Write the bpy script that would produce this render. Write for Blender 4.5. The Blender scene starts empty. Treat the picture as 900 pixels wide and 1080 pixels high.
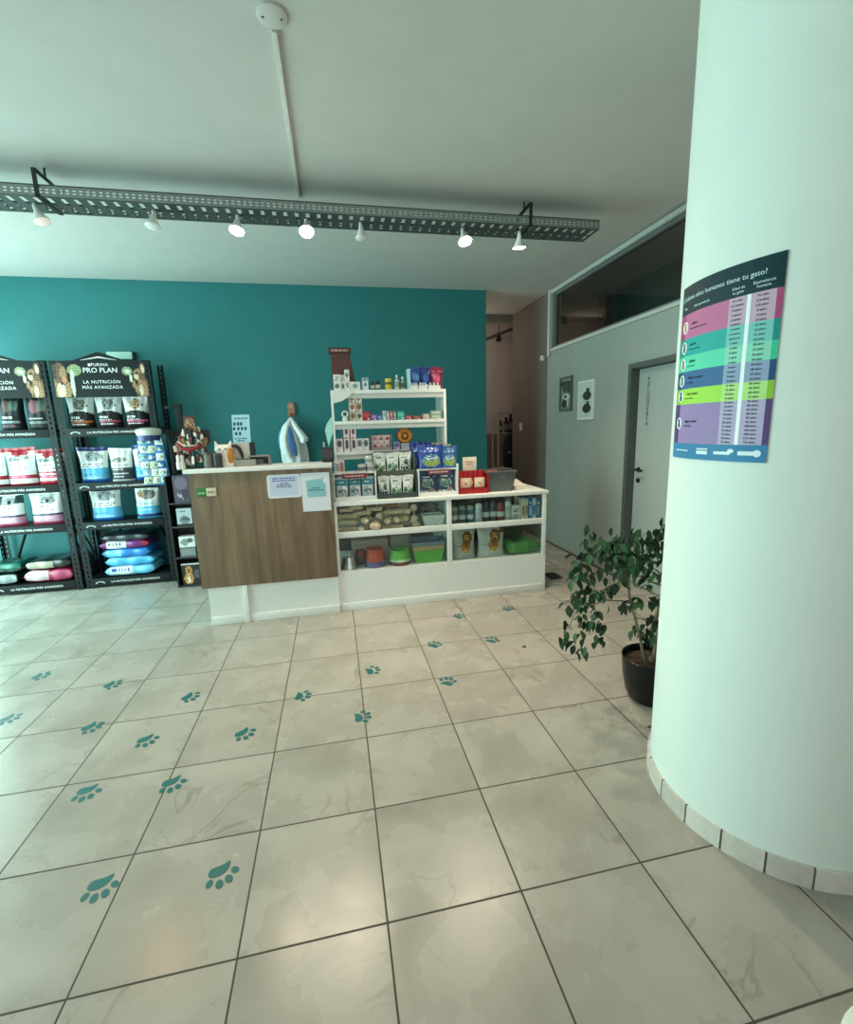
import bpy, bmesh, math, random
from mathutils import Vector, Matrix
random.seed(11)
PI = math.pi
S = bpy.context.scene
COL = S.collection

# ------------------------------------------------------------------ materials
def lin(h):
    h = h.lstrip('#')
    out = []
    for i in (0, 2, 4):
        v = int(h[i:i+2], 16)/255
        out.append(v/12.92 if v <= .04045 else ((v+.055)/1.055)**2.4)
    return (*out, 1)
_M = {}
def M(hexc, rough=.5, metal=0.0, var=.08, scale=30, bump=0.0, spec=.5, trans=0.0, coat=0.0):
    """a procedural paint / plastic / metal: base colour with a little noise, noise roughness, optional bump"""
    key = (hexc, rough, metal, var, scale, bump, spec, trans, coat)
    if key in _M: return _M[key]
    m = bpy.data.materials.new('mat_'+hexc.strip('#')+'_%d' % len(_M)); m.use_nodes = True
    nt = m.node_tree; b = nt.nodes['Principled BSDF']
    tc = nt.nodes.new('ShaderNodeTexCoord'); n = nt.nodes.new('ShaderNodeTexNoise')
    n.inputs['Scale'].default_value = scale; n.inputs['Detail'].default_value = 3
    nt.links.new(tc.outputs['Object'], n.inputs['Vector'])
    r = nt.nodes.new('ShaderNodeValToRGB'); c = lin(hexc)
    r.color_ramp.elements[0].position = .3; r.color_ramp.elements[1].position = .7
    r.color_ramp.elements[0].color = tuple(min(1, x*(1-var)) for x in c[:3])+(1,)
    r.color_ramp.elements[1].color = tuple(min(1, x*(1+var*.6)) for x in c[:3])+(1,)
    nt.links.new(n.outputs['Fac'], r.inputs['Fac']); nt.links.new(r.outputs['Color'], b.inputs['Base Color'])
    b.inputs['Roughness'].default_value = rough; b.inputs['Metallic'].default_value = metal
    b.inputs['Specular IOR Level'].default_value = spec
    if trans: b.inputs['Transmission Weight'].default_value = trans
    if coat: b.inputs['Coat Weight'].default_value = coat
    if bump:
        bp = nt.nodes.new('ShaderNodeBump'); bp.inputs['Strength'].default_value = bump; bp.inputs['Distance'].default_value = .01
        nt.links.new(n.outputs['Fac'], bp.inputs['Height']); nt.links.new(bp.outputs['Normal'], b.inputs['Normal'])
    _M[key] = m
    return m
def glow(name, col, strength):
    m = bpy.data.materials.new(name); m.use_nodes = True; nt = m.node_tree
    b = nt.nodes['Principled BSDF']; b.inputs['Base Color'].default_value = (.9, .9, .9, 1)
    b.inputs['Emission Color'].default_value = col; b.inputs['Emission Strength'].default_value = strength
    return m
def nd(nt, t, **kw):
    n = nt.nodes.new(t)
    for k, v in kw.items(): setattr(n, k, v)
    return n
def mathn(nt, op, a, b=None, c=None):
    n = nd(nt, 'ShaderNodeMath', operation=op)
    for i, v in enumerate((a, b, c)):
        if v is None: continue
        if isinstance(v, (int, float)): n.inputs[i].default_value = v
        else: nt.links.new(v, n.inputs[i])
    return n.outputs[0]
def floor_mat():
    m = bpy.data.materials.new('cream_marbled_tile'); m.use_nodes = True; nt = m.node_tree; L = nt.links.new
    b = nt.nodes['Principled BSDF']; tc = nd(nt, 'ShaderNodeTexCoord'); sp = nd(nt, 'ShaderNodeSeparateXYZ')
    L(tc.outputs['Object'], sp.inputs[0])
    T = .45
    ux = mathn(nt, 'DIVIDE', sp.outputs['X'], T); uy = mathn(nt, 'DIVIDE', sp.outputs['Y'], T)
    def edge(u):
        f = mathn(nt, 'FRACT', u); g = mathn(nt, 'SUBTRACT', 1.0, f)
        return mathn(nt, 'MINIMUM', f, g)
    d = mathn(nt, 'MINIMUM', edge(ux), edge(uy))
    grout = nd(nt, 'ShaderNodeMapRange', interpolation_type='SMOOTHSTEP'); L(d, grout.inputs[0])
    grout.inputs[1].default_value = .0045; grout.inputs[2].default_value = .0095     # 0 in the joint, 1 on the tile
    cid = nd(nt, 'ShaderNodeCombineXYZ'); L(mathn(nt, 'FLOOR', ux), cid.inputs[0]); L(mathn(nt, 'FLOOR', uy), cid.inputs[1])
    wn = nd(nt, 'ShaderNodeTexWhiteNoise'); L(cid.outputs[0], wn.inputs['Vector'])
    off = nd(nt, 'ShaderNodeVectorMath', operation='MULTIPLY_ADD'); L(wn.outputs['Color'], off.inputs[0])
    off.inputs[1].default_value = (9, 9, 9); L(tc.outputs['Object'], off.inputs[2])
    n1 = nd(nt, 'ShaderNodeTexNoise'); n1.inputs['Scale'].default_value = 3.5; n1.inputs['Detail'].default_value = 6; n1.inputs['Distortion'].default_value = .3
    L(off.outputs[0], n1.inputs['Vector'])
    r1 = nd(nt, 'ShaderNodeValToRGB'); e = r1.color_ramp.elements
    e[0].position = .2; e[0].color = lin('#968f84'); e[1].position = .8; e[1].color = lin('#b4ada3')
    L(n1.outputs['Fac'], r1.inputs['Fac'])
    n2 = nd(nt, 'ShaderNodeTexNoise'); n2.inputs['Scale'].default_value = 2.6; n2.inputs['Detail'].default_value = 10; n2.inputs['Distortion'].default_value = 1.0; n2.inputs['Roughness'].default_value = .5
    L(off.outputs[0], n2.inputs['Vector'])
    vr = nd(nt, 'ShaderNodeValToRGB'); L(n2.outputs['Fac'], vr.inputs['Fac']); ve = vr.color_ramp.elements
    ve[0].position = .48; ve[0].color = (0, 0, 0, 1); ve[1].position = .52; ve[1].color = (0, 0, 0, 1); vp = ve.new(.5); vp.color = (1, 1, 1, 1)
    n3 = nd(nt, 'ShaderNodeTexNoise'); n3.inputs['Scale'].default_value = 2.3; L(off.outputs[0], n3.inputs['Vector'])
    vm = nd(nt, 'ShaderNodeMapRange'); L(n3.outputs['Fac'], vm.inputs[0]); vm.inputs[1].default_value = .48; vm.inputs[2].default_value = .68
    mx = nd(nt, 'ShaderNodeMix', data_type='RGBA'); L(mathn(nt, 'MULTIPLY', mathn(nt, 'MULTIPLY', vr.outputs[0], .55), vm.outputs[0]), mx.inputs[0])
    L(r1.outputs['Color'], mx.inputs[6]); mx.inputs[7].default_value = lin('#77705f')
    mg = nd(nt, 'ShaderNodeMix', data_type='RGBA'); L(grout.outputs[0], mg.inputs[0]); mg.inputs[6].default_value = lin('#4a4239'); L(mx.outputs[2], mg.inputs[7])
    L(mg.outputs[2], b.inputs['Base Color'])
    rr = nd(nt, 'ShaderNodeMapRange'); L(n1.outputs['Fac'], rr.inputs[0]); rr.inputs[1].default_value = .3; rr.inputs[2].default_value = .7; rr.inputs[3].default_value = .20; rr.inputs[4].default_value = .34
    rg = nd(nt, 'ShaderNodeMix'); L(grout.outputs[0], rg.inputs[0]); rg.inputs[2].default_value = .85; L(rr.outputs[0], rg.inputs[3])
    L(rg.outputs[0], b.inputs['Roughness'])
    bp = nd(nt, 'ShaderNodeBump'); bp.inputs['Strength'].default_value = .25; bp.inputs['Distance'].default_value = .002
    hh = mathn(nt, 'ADD', grout.outputs[0], mathn(nt, 'MULTIPLY', n2.outputs['Fac'], .25)); L(hh, bp.inputs['Height']); L(bp.outputs['Normal'], b.inputs['Normal'])
    b.inputs['Specular IOR Level'].default_value = .4
    return m
def wood_mat():
    m = bpy.data.materials.new('brown_oak_laminate'); m.use_nodes = True; nt = m.node_tree; L = nt.links.new
    b = nt.nodes['Principled BSDF']; tc = nd(nt, 'ShaderNodeTexCoord'); mp = nd(nt, 'ShaderNodeMapping'); mp.inputs['Scale'].default_value = (22, 22, 1.6)
    L(tc.outputs['Object'], mp.inputs[0])
    n1 = nd(nt, 'ShaderNodeTexNoise'); n1.inputs['Scale'].default_value = 1; n1.inputs['Detail'].default_value = 6; n1.inputs['Distortion'].default_value = .8; L(mp.outputs[0], n1.inputs['Vector'])
    m2 = nd(nt, 'ShaderNodeMapping'); m2.inputs['Scale'].default_value = (9, 9, .35); L(tc.outputs['Object'], m2.inputs[0])
    n2 = nd(nt, 'ShaderNodeTexNoise'); n2.inputs['Scale'].default_value = 1; n2.inputs['Detail'].default_value = 3; L(m2.outputs[0], n2.inputs['Vector'])
    s = mathn(nt, 'ADD', mathn(nt, 'MULTIPLY', n1.outputs['Fac'], .6), mathn(nt, 'MULTIPLY', n2.outputs['Fac'], .5))
    r = nd(nt, 'ShaderNodeValToRGB'); e = r.color_ramp.elements
    e[0].position = .38; e[0].color = lin('#645040'); e[1].position = .72; e[1].color = lin('#90795f')
    x = e.new(.55); x.color = lin('#7a644d')
    L(s, r.inputs[0]); L(r.outputs[0], b.inputs['Base Color']); b.inputs['Roughness'].default_value = .5
    return m
def glass_mat(name, tint=(1, 1, 1, 1), rough=.0, refl=.12):
    """thin pane: mostly straight-through, with a Fresnel reflection"""
    m = bpy.data.materials.new(name); m.use_nodes = True; nt = m.node_tree; L = nt.links.new
    for n in list(nt.nodes): nt.nodes.remove(n)
    o = nd(nt, 'ShaderNodeOutputMaterial'); t = nd(nt, 'ShaderNodeBsdfTransparent'); t.inputs[0].default_value = tint
    g = nd(nt, 'ShaderNodeBsdfGlossy'); g.inputs['Roughness'].default_value = rough
    f = nd(nt, 'ShaderNodeFresnel'); 
    ge = nd(nt, 'ShaderNodeNewGeometry'); L(mathn(nt, 'MULTIPLY_ADD', ge.outputs['Backfacing'], 1/1.45-1.45, 1.45), f.inputs[0])
    mx = nd(nt, 'ShaderNodeMixShader'); L(f.outputs[0], mx.inputs[0]); L(t.outputs[0], mx.inputs[1]); L(g.outputs[0], mx.inputs[2]); L(mx.outputs[0], o.inputs[0])
    return m

WHITE = M('#e9ebe6', .45, var=.03); WHITEM = M('#e4e6e2', .4, var=.03)
CEIL = M('#c2c0bb', .9, var=.03, scale=6, bump=.03); TEAL = M('#24787a', .6, var=.05, scale=5, bump=.05)
GREYW = M('#959e98', .75, var=.04, scale=5, bump=.05); PINKW = M('#cfc3bd', .8, var=.03, scale=4)
PIL = M('#dfe8e0', .6, var=.02, scale=4, bump=.06); BLACKM = M('#15181a', .45, var=.15); RACK = M('#141718', .5, var=.12, spec=.3)
GALV = M('#848c89', .55, metal=.2, var=.1); CLEAR = glass_mat('display_glass', (.93, .97, .95, 1)); DARKGLASS = glass_mat('clerestory_glass', (.62, .68, .66, 1))
TXW = M('#f0f2ee', .6, var=.02); TXD = M('#20252a', .7, var=.05)

# ------------------------------------------------------------------ mesh building
class B:
    def __init__(s, *mats): s.bm = bmesh.new(); s.mats = list(mats); s.mi = 0
    def use(s, m):
        if m not in s.mats: s.mats.append(m)
        s.mi = s.mats.index(m); return s
    def _tag(s, faces):
        for f in faces: f.material_index = s.mi
        return s
    def box(s, x0, x1, y0, y1, z0, z1, bev=0, rot=None):
        r = bmesh.ops.create_cube(s.bm, size=1); vs = r['verts']
        c = Vector(((x0+x1)/2, (y0+y1)/2, (z0+z1)/2)); d = Vector((x1-x0, y1-y0, z1-z0))
        for v in vs:
            p = Vector((v.co.x*d.x, v.co.y*d.y, v.co.z*d.z))
            if rot: p = rot @ p
            v.co = p+c
        fs = list({f for v in vs for f in v.link_faces}); s._tag(fs)
        if bev:
            es = list({e for v in vs for e in v.link_edges})
            q = bmesh.ops.bevel(s.bm, geom=es, offset=bev, segments=2, affect='EDGES', profile=.6)
            s._tag(q['faces'])
        return s
    def ring(s, pts): return [s.bm.verts.new(p) for p in pts]
    def face(s, vs):
        try: f = s.bm.faces.new(vs); f.material_index = s.mi; return f
        except ValueError: return None
    def loft(s, rings, close=True, cap0=True, cap1=True):
        R = [s.ring(r) for r in rings]; n = len(R[0])
        for a, b in zip(R, R[1:]):
            for i in range(n if close else n-1): s.face((a[i], a[(i+1) % n], b[(i+1) % n], b[i]))
        if cap0: s.face(R[0][::-1])
        if cap1: s.face(R[-1])
        return s
    def lathe(s, prof, c=(0, 0, 0), n=20, axis=None, cap0=True, cap1=True):
        rings = []
        Q = axis or Matrix.Identity(3)
        for r, z in prof:
            rings.append([Vector(c)+Q @ Vector((max(r, 1e-4)*math.cos(2*PI*i/n), max(r, 1e-4)*math.sin(2*PI*i/n), z)) for i in range(n)])
        return s.loft(rings, cap0=cap0, cap1=cap1)
    def tube(s, pts, rad, n=8):
        pts = [Vector(p) for p in pts]; rings = []
        for i, p in enumerate(pts):
            t = (pts[min(i+1, len(pts)-1)]-pts[max(i-1, 0)]).normalized()
            u = t.cross(Vector((0, 0, 1)));  u = u if u.length > .05 else t.cross(Vector((1, 0, 0)))
            u.normalize(); w = t.cross(u).normalized()
            r = rad[i] if isinstance(rad, (list, tuple)) else rad
            rings.append([p+u*r*math.cos(2*PI*k/n)+w*r*math.sin(2*PI*k/n) for k in range(n)])
        return s.loft(rings)
    def prism(s, poly, f):
        """poly: 2-D outline; f(u, v, side) -> 3-D, side 0/1"""
        a = s.ring([f(u, v, 0) for u, v in poly]); b = s.ring([f(u, v, 1) for u, v in poly]); n = len(a)
        s.face(a); s.face(b[::-1])
        for i in range(n): s.face((a[i], b[i], b[(i+1) % n], a[(i+1) % n]))
        return s
    def sphere(s, c, r, sx=1, sy=1, sz=1, seg=12, rng=8):
        q = bmesh.ops.create_uvsphere(s.bm, u_segments=seg, v_segments=rng, radius=r)
        for v in q['verts']: v.co = Vector((v.co.x*sx, v.co.y*sy, v.co.z*sz))+Vector(c)
        return s._tag({f for v in q['verts'] for f in v.link_faces})
    def sheet(s, nx, ny, f, paint=None, th=0):
        """grid of nx x ny cells, f(u, v) -> point, paint(u, v) -> material"""
        V = [[s.bm.verts.new(f(i/nx, j/ny)) for i in range(nx+1)] for j in range(ny+1)]
        fs = []
        for j in range(ny):
            for i in range(nx):
                m = paint((i+.5)/nx, (j+.5)/ny) if paint else None
                if m == 'hole': continue
                if m is not None: s.use(m)
                q = s.face((V[j][i], V[j][i+1], V[j+1][i+1], V[j+1][i]))
                if q: fs.append(q)
        if th: 
            keep = s.mi
            s.bm.normal_update()
            bmesh.ops.solidify(s.bm, geom=fs, thickness=th)
            s.mi = keep
        return s
def finish(b, name, parent=None, shift=None, smooth=40, recalc=True):
    bm = b.bm
    if recalc: bmesh.ops.recalc_face_normals(bm, faces=bm.faces)
    for v in list(bm.verts):
        if not v.link_faces: bm.verts.remove(v)
    if shift is not None: bmesh.ops.translate(bm, verts=bm.verts, vec=-Vector(shift))
    me = bpy.data.meshes.new(name); bm.to_mesh(me); bm.free()
    for m in b.mats: me.materials.append(m)
    me.polygons.foreach_set('use_smooth', [True]*len(me.polygons)); me.set_sharp_from_angle(angle=math.radians(smooth or 8)); me.update()
    o = bpy.data.objects.new(name, me); COL.objects.link(o)
    if parent: o.parent = parent
    return o
def rootloc(o):
    while o.parent: o = o.parent
    return o.location
def part(b, name, parent, label=None, smooth=40, recalc=True):
    """mesh given in world coordinates, stored relative to its thing"""
    o = finish(b, name, parent, shift=rootloc(parent), smooth=smooth, recalc=recalc)
    if label: o['label'] = label
    return o
def tag(o, label, cat, group=None, kind=None):
    o['label'] = label; o['category'] = cat
    if group: o['group'] = group
    if kind: o['kind'] = kind
    return o
def thing(name, loc, label, cat, group=None, rz=0):
    o = bpy.data.objects.new(name, None); COL.objects.link(o); o.location = loc; o.rotation_euler = (0, 0, rz); o.empty_display_size = .05
    return tag(o, label, cat, group)
def single(b, name, label, cat, group=None, loc=(0, 0, 0), smooth=40):
    """a thing that is one mesh, its mesh given in world coordinates, origin at loc"""
    o = finish(b, name, None, shift=loc, smooth=smooth); o.location = loc
    return tag(o, label, cat, group)
def struct(b, name, parent=None, label=None, smooth=40):
    o = finish(b, name, parent, smooth=smooth)
    if not parent: o['kind'] = 'structure'
    if label: o['label'] = label
    return o
def dup(root, loc, rz, label, group=None):
    r = root.copy(); COL.objects.link(r); r.location = loc; r.rotation_euler = (root.rotation_euler[0], root.rotation_euler[1], rz); r['label'] = label
    if group: r['group'] = group
    def rec(src, dst):
        for ch in list(src.children):
            c = ch.copy(); COL.objects.link(c); c.parent = dst; rec(ch, c)
    rec(root, r)
    return r
def textmesh(body, size, mat, align='CENTER', ext=.0006, space=1.0, line=1.0):
    cu = bpy.data.curves.new('t', 'FONT'); cu.body = body; cu.size = size; cu.align_x = align; cu.align_y = 'CENTER'
    cu.extrude = ext; cu.space_character = space; cu.space_line = line; cu.resolution_u = 2
    o = bpy.data.objects.new('t', cu); COL.objects.link(o)
    dg = bpy.context.evaluated_depsgraph_get(); me = bpy.data.meshes.new_from_object(o.evaluated_get(dg))
    bpy.data.objects.remove(o); bpy.data.curves.remove(cu)
    me.materials.clear(); me.materials.append(mat)
    return me
def text(body, size, mat, parent, at, name='lettering', rot=Matrix.Rotation(PI/2, 3, 'X'), bold=0, sx=1.0, **kw):
    """raised lettering on a face; at = world point of its centre; default faces -y"""
    me = textmesh(body, size, mat, **kw); rl = Vector(rootloc(parent)) if parent else Vector((0, 0, 0))
    for v in me.vertices: v.co = rot @ Vector((v.co.x*sx, v.co.y, v.co.z))+Vector(at)-rl
    o = bpy.data.objects.new(name, me); COL.objects.link(o); o.parent = parent
    return o
FACE_MX = Matrix(((0, 0, -1), (-1, 0, 0), (0, 1, 0)))    # lettering that faces -x, reads along -y

def MOT(*hx): return [M(h, .55, var=.02) for h in hx]
# printed art: list of (u0, v0, u1, v1, kind, material); last one wins
def art(base, items):
    def p(u, v):
        m = base
        for it in items:
            u0, v0, u1, v1, k, mm = it
            if u0 <= u <= u1 and v0 <= v <= v1:
                if k == 'e':
                    if ((u-(u0+u1)/2)/((u1-u0)/2))**2+((v-(v0+v1)/2)/((v1-v0)/2))**2 > 1: continue
                elif k == 't':        # lines of print: dashes
                    if math.sin(u*97+v*31) < -.35: continue
                m = mm[hash((int(u*46), int(v*46)))*7919 % len(mm)] if isinstance(mm, list) else mm
        return m
    return p

# ------------------------------------------------------------------ camera
CAMLOC = (-.0696, -.7348, 1.5357)
def make_camera():
    pit, rol, yaw = .1829, -.0300, .1954
    fw = Vector((math.sin(yaw)*math.cos(pit), math.cos(yaw)*math.cos(pit), -math.sin(pit)))
    rt = Vector((math.cos(yaw), -math.sin(yaw), 0)); up = rt.cross(fw)
    r2 = rt*math.cos(rol)+up*math.sin(rol); u2 = up*math.cos(rol)-rt*math.sin(rol)
    cd = bpy.data.cameras.new('camera'); cd.sensor_fit = 'VERTICAL'; cd.sensor_height = 36; cd.lens = 478.31/1080*36
    cd.clip_start = .02; cd.clip_end = 60
    o = bpy.data.objects.new('camera', cd); COL.objects.link(o)
    mx = Matrix((r2, u2, -fw)).transposed().to_4x4(); mx.translation = Vector(CAMLOC); o.matrix_world = mx
    S.camera = o
make_camera()

# ------------------------------------------------------------------ the setting
H = 3.13
struct(B(floor_mat()).box(-5.2, 6, -3.8, 8, -.08, 0), 'floor')
b = B(CEIL).box(-5.2, 2.75, -3.8, 5.95, H, H+.1)
struct(b, 'ceiling')
struct(B(CEIL).box(2.76, 5.2, -3.8, 5.9, 3.4, 3.5), 'ceiling_inner_room')
struct(B(CEIL).box(.5, 5.2, 5.96, 8, 3.3, 3.4), 'ceiling_corridor')
struct(B(TEAL).box(-5.2, 1.83, 4.8, 4.95, 0, H), 'wall_back')
# right partition: clerestory opening above, door opening near the camera
b = B(GREYW)
WX0, WX1 = 2.63, 2.75
DY0, DY1, DZ = 2.18, 3.10, 2.05
CY0, CY1, CZ0, CZ1 = -2.6, 4.68, 2.44, 3.08
b.box(WX0, WX1, CY1, 4.78, 0, H); b.box(WX0, WX1, DY1, CY1, 0, CZ0); b.box(WX0, WX1, DY0, DY1, DZ, CZ0)
b.box(WX0, WX1, -3.4, DY0, 0, CZ0); b.box(WX0, WX1, -3.4, CY0, CZ0, H); b.box(WX0, WX1, CY0, CY1, CZ1, H)
struct(b, 'wall_right')
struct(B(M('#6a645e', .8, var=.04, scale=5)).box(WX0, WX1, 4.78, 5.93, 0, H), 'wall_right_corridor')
struct(B(M('#8d857c', .8, var=.05)).box(4.03, 4.15, -3.8, 5.9, 0, 3.4), 'wall_inner_room_right')
struct(B(M('#8d857c', .8, var=.05)).box(3.9, 4.03, 5.55, 5.75, 0, 3.4).box(2.76, 4.03, 5.75, 5.9, 0, 3.4), 'wall_inner_room_back')
struct(B(PINKW).box(.5, 5.2, 7.0, 7.12, 0, 3.3).use(M('#8a7d74', .7)).box(.5, 5.2, 6.985, 7.0, 0, 1.40), 'wall_corridor_back')
struct(B(PINKW).box(5.2, 5.3, 5.9, 7.1, 0, 3.3), 'wall_corridor_right')
struct(B(PINKW).box(.5, .6, 4.95, 7.0, 0, 3.3), 'wall_corridor_left')
struct(B(M('#9a948d', .7)).box(1.83, 2.63, 5.95, 6.1, 3.02, 3.3), 'trim_corridor_beam')
# off-frame shop front: glazed openings to the left and behind the camera
b = B(WHITE); x0, x1 = -4.0, -3.85
b.box(x0, x1, -3.4, -3.0, 0, H); b.box(x0, x1, 4.7, 4.8, 0, H); b.box(x0, x1, -3.0, 4.7, 2.85, H); b.box(x0, x1, -3.0, 4.7, 0, .12)
for y in (-1.25, .3): b.box(x0, x1, y-.03, y+.03, .12, 2.85)
struct(b, 'wall_left')
b = B(WHITE); y0, y1 = -3.55, -3.4
b.box(-4.0, -3.7, y0, y1, 0, H); b.box(2.3, 2.75, y0, y1, 0, H); b.box(-3.7, 2.3, y0, y1, 2.8, H); b.box(-3.7, 2.3, y0, y1, 0, .1)
for x in (-2.6, -1.0, .65): b.box(x-.03, x+.03, y0, y1, .1, 2.8)
struct(b, 'wall_front')
# clerestory window
w = struct(B(M('#b9beb9', .5)).box(2.595, 2.63, 4.68, 4.73, 2.36, H).box(2.60, 2.63, CY0, 4.68, 3.075, 3.115).box(2.61, 2.63, CY0, 4.68, 2.415, 2.445), 'window_1')
struct(B(M('#6b716e', .5)).box(2.64, 2.70, CY0+.02, 4.66, 2.445, 2.47).box(2.64, 2.70, 4.64, 4.675, 2.47, 3.05).box(2.64, 2.70, CY0+.02, 4.66, 3.05, 3.075), 'window_frame', w)
struct(B(DARKGLASS).box(2.67, 2.676, CY0+.02, 4.64, 2.47, 3.05), 'window_pane', w)
# door
FR = M('#59605d', .5, metal=.3)
d = struct(B(FR).box(2.60, 2.76, DY1-.045, DY1+.0, 0, DZ).box(2.60, 2.76, DY0, DY0+.045, 0, DZ).box(2.60, 2.76, DY0+.045, DY1-.045, DZ-.045, DZ), 'door_1')
lf = struct(B(M('#a2aba6', .5, var=.03)).box(2.68, 2.72, DY0+.05, DY1-.05, .01, DZ-.05, bev=.003), 'door_leaf', d)
hd = B(M('#2b2f30', .35, metal=.6))
AX = Matrix.Rotation(PI/2, 3, 'Y')
hd.lathe([(.024, 0), (.024, .01)], (2.67, 2.985, 1.10), 14, AX).tube([(2.68, 2.985, 1.10), (2.63, 2.985, 1.10), (2.625, 2.975, 1.10), (2.625, 2.87, 1.10)], .009)
struct(hd, 'door_handle', lf)
struct(B(M('#2b2f30', .35, metal=.6)).lathe([(.022, 0), (.022, .01)], (2.67, 2.985, 1.00), 14, AX), 'key_plate', lf)
for i, ch in enumerate('PELUQUERÍA'):
    text(ch, .047, M('#1c3a33', .6), d, (2.678, 2.913, 1.898-.0425*i), rot=FACE_MX, sx=1.15)
# base boards
bb = M('#55554f', .6)
struct(B(bb).box(2.622, 2.63, DY1, 5.93, 0, .022), 'baseboard_right')
struct(B(M('#c9c6bd', .4)).box(-3.85, 1.83, 4.787, 4.8, 0, .08), 'baseboard_back')

# round pillar with tiled skirting
PC = Vector((1.606, .622, 0)); PR = .43
b = B(PIL).lathe([(PR, 0), (PR, 1.0), (PR, 2.0), (PR, H)], PC, 96)
pil = struct(b, 'pillar', label='thick round pale mint white pillar at the right')
tl = [M('#cfc8bd', .4), M('#c4bdb3', .4), M('#d6d0c6', .4), M('#bdb6ab', .4)]
b = B(M('#6f6a61', .8))
b.lathe([(PR+.006, 0), (PR+.006, .076)], PC, 96)
NT = 21
for k in range(NT):
    b.use(tl[(k*5+k//3) % 4]); a0 = 2*PI*k/NT+.008; a1 = 2*PI*(k+1)/NT-.008; n = 6
    rings = []
    for q in range(n+1):
        a = a0+(a1-a0)*q/n; u = Vector((math.cos(a), math.sin(a), 0))
        rings.append([PC+u*(PR-.002), PC+u*(PR+.011), PC+u*(PR+.011)+Vector((0, 0, .078)), PC+u*(PR-.002)+Vector((0, 0, .080))])
    b.loft(rings)
struct(b, 'skirting', pil, 'cream tiled skirting round the pillar foot')

# curved cat-age poster
DEG = PI/180; PA0, PA1 = 155.3*DEG, 207.5*DEG; PZ0, PZ1 = 1.400, 2.000; PRR = PR+.004
def pcyl(u, z, r=PRR): a = PA0+(PA1-PA0)*u; return PC+Vector((r*math.cos(a), r*math.sin(a), z))
po = thing('cat_age_poster', (PC.x-PR, PC.y, PZ0), 'colourful cat age chart poster curving round the pale pillar', 'poster')
rows = [('#0c3138', '#0c3138', '#0c3138', .165), ('#a94a78', '#c7709a', '#c9a9bb', .139), ('#1b8a86', '#2aa7a1', '#7cc4be', .093), ('#3fbf98', '#5fd3ae', '#90d6bb', .098),
        ('#244f76', '#3f6a98', '#92a3c0', .093), ('#8fbf3a', '#a6dd55', '#b7e288', .089), ('#5b4377', '#9b84b2', '#b9adcb', .230), ('#3f83ad', '#3f83ad', '#3f83ad', .093)]
mats = [[M(c, .55, var=.02, spec=.25) for c in r[:3]] for r in rows]
edges = [0]
for r in rows: edges.append(edges[-1]+r[3])
WL = M('#eef3f5', .4, var=.01)
def ppaint(u, v):
    t = 1-v
    for k in range(8):
        if t < edges[k+1] or k == 7: break
    if k in (0, 7): return mats[k][0]
    if u < .115 or u > .957: return mats[k][0]
    if .77 <= u < .785: return WL
    if u < .62: return mats[k][1]
    return mats[k][2]
b = B(); b.sheet(72, 100, lambda u, v: pcyl(u, PZ0+(PZ1-PZ0)*v), ppaint, th=.002)
part(b, 'printed_sheet', po)
def curved(body, size, mat, u, v, name='lettering', align='LEFT', **kw):
    me = textmesh(body, size, mat, align=align, ext=.0003, **kw); w = (PA1-PA0)*PR; rl = Vector(rootloc(po))
    for q in me.vertices: q.co = pcyl(u+q.co.x/w, PZ0+(PZ1-PZ0)*v+q.co.y, PRR+.0008+q.co.z)-rl
    o = bpy.data.objects.new(name, me); COL.objects.link(o); o.parent = po
TL = M('#cfe6ea', .5, var=.02)
curved('¿Cuántos años humanos tiene tu gato?', .0215, TL, .035, .928, 'title')
curved('Etapa', .011, TL, .07, .875); curved('Edad aproximada', .011, TL, .24, .871)
curved('Edad de\ntu gato', .012, TL, .692, .873, align='CENTER'); curved('Equivalencia\nhumana', .012, TL, .872, .876, align='CENTER')
names = ['Gatito', 'Junior', 'Adulto', 'Adulto maduro', 'Gato senior', 'Súper senior']
subs = ['del nacimiento a los 6 meses', 'de 7 meses a 2 años', 'de 3 a 6 años', 'de 7 a 10 años', 'de 11 a 14 años', 'más de 15 años']
ages = [['0-1 mes', '2-3 meses', '4 meses', '5 meses', '6 meses', '6 meses'], ['7 meses', '12 meses', '18 meses', '2 años'], ['3 años', '4 años', '5 años', '6 años'],
        ['7 años', '8 años', '9 años', '10 años'], ['11 años', '12 años', '13 años', '14 años'], ['%d años' % k for k in range(15, 26)]]
hum = [['0-1 año', '2-4 años', '5-8 años', '8 años', '9 años', '10 años'], ['12 años', '15 años', '21 años', '24 años'], ['28 años', '32 años', '36 años', '40 años'],
       ['44 años', '48 años', '52 años', '56 años'], ['60 años', '64 años', '68 años', '72 años'], ['%d años' % k for k in range(76, 120, 4)]]
INK = M('#2b3044', .6)
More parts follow.
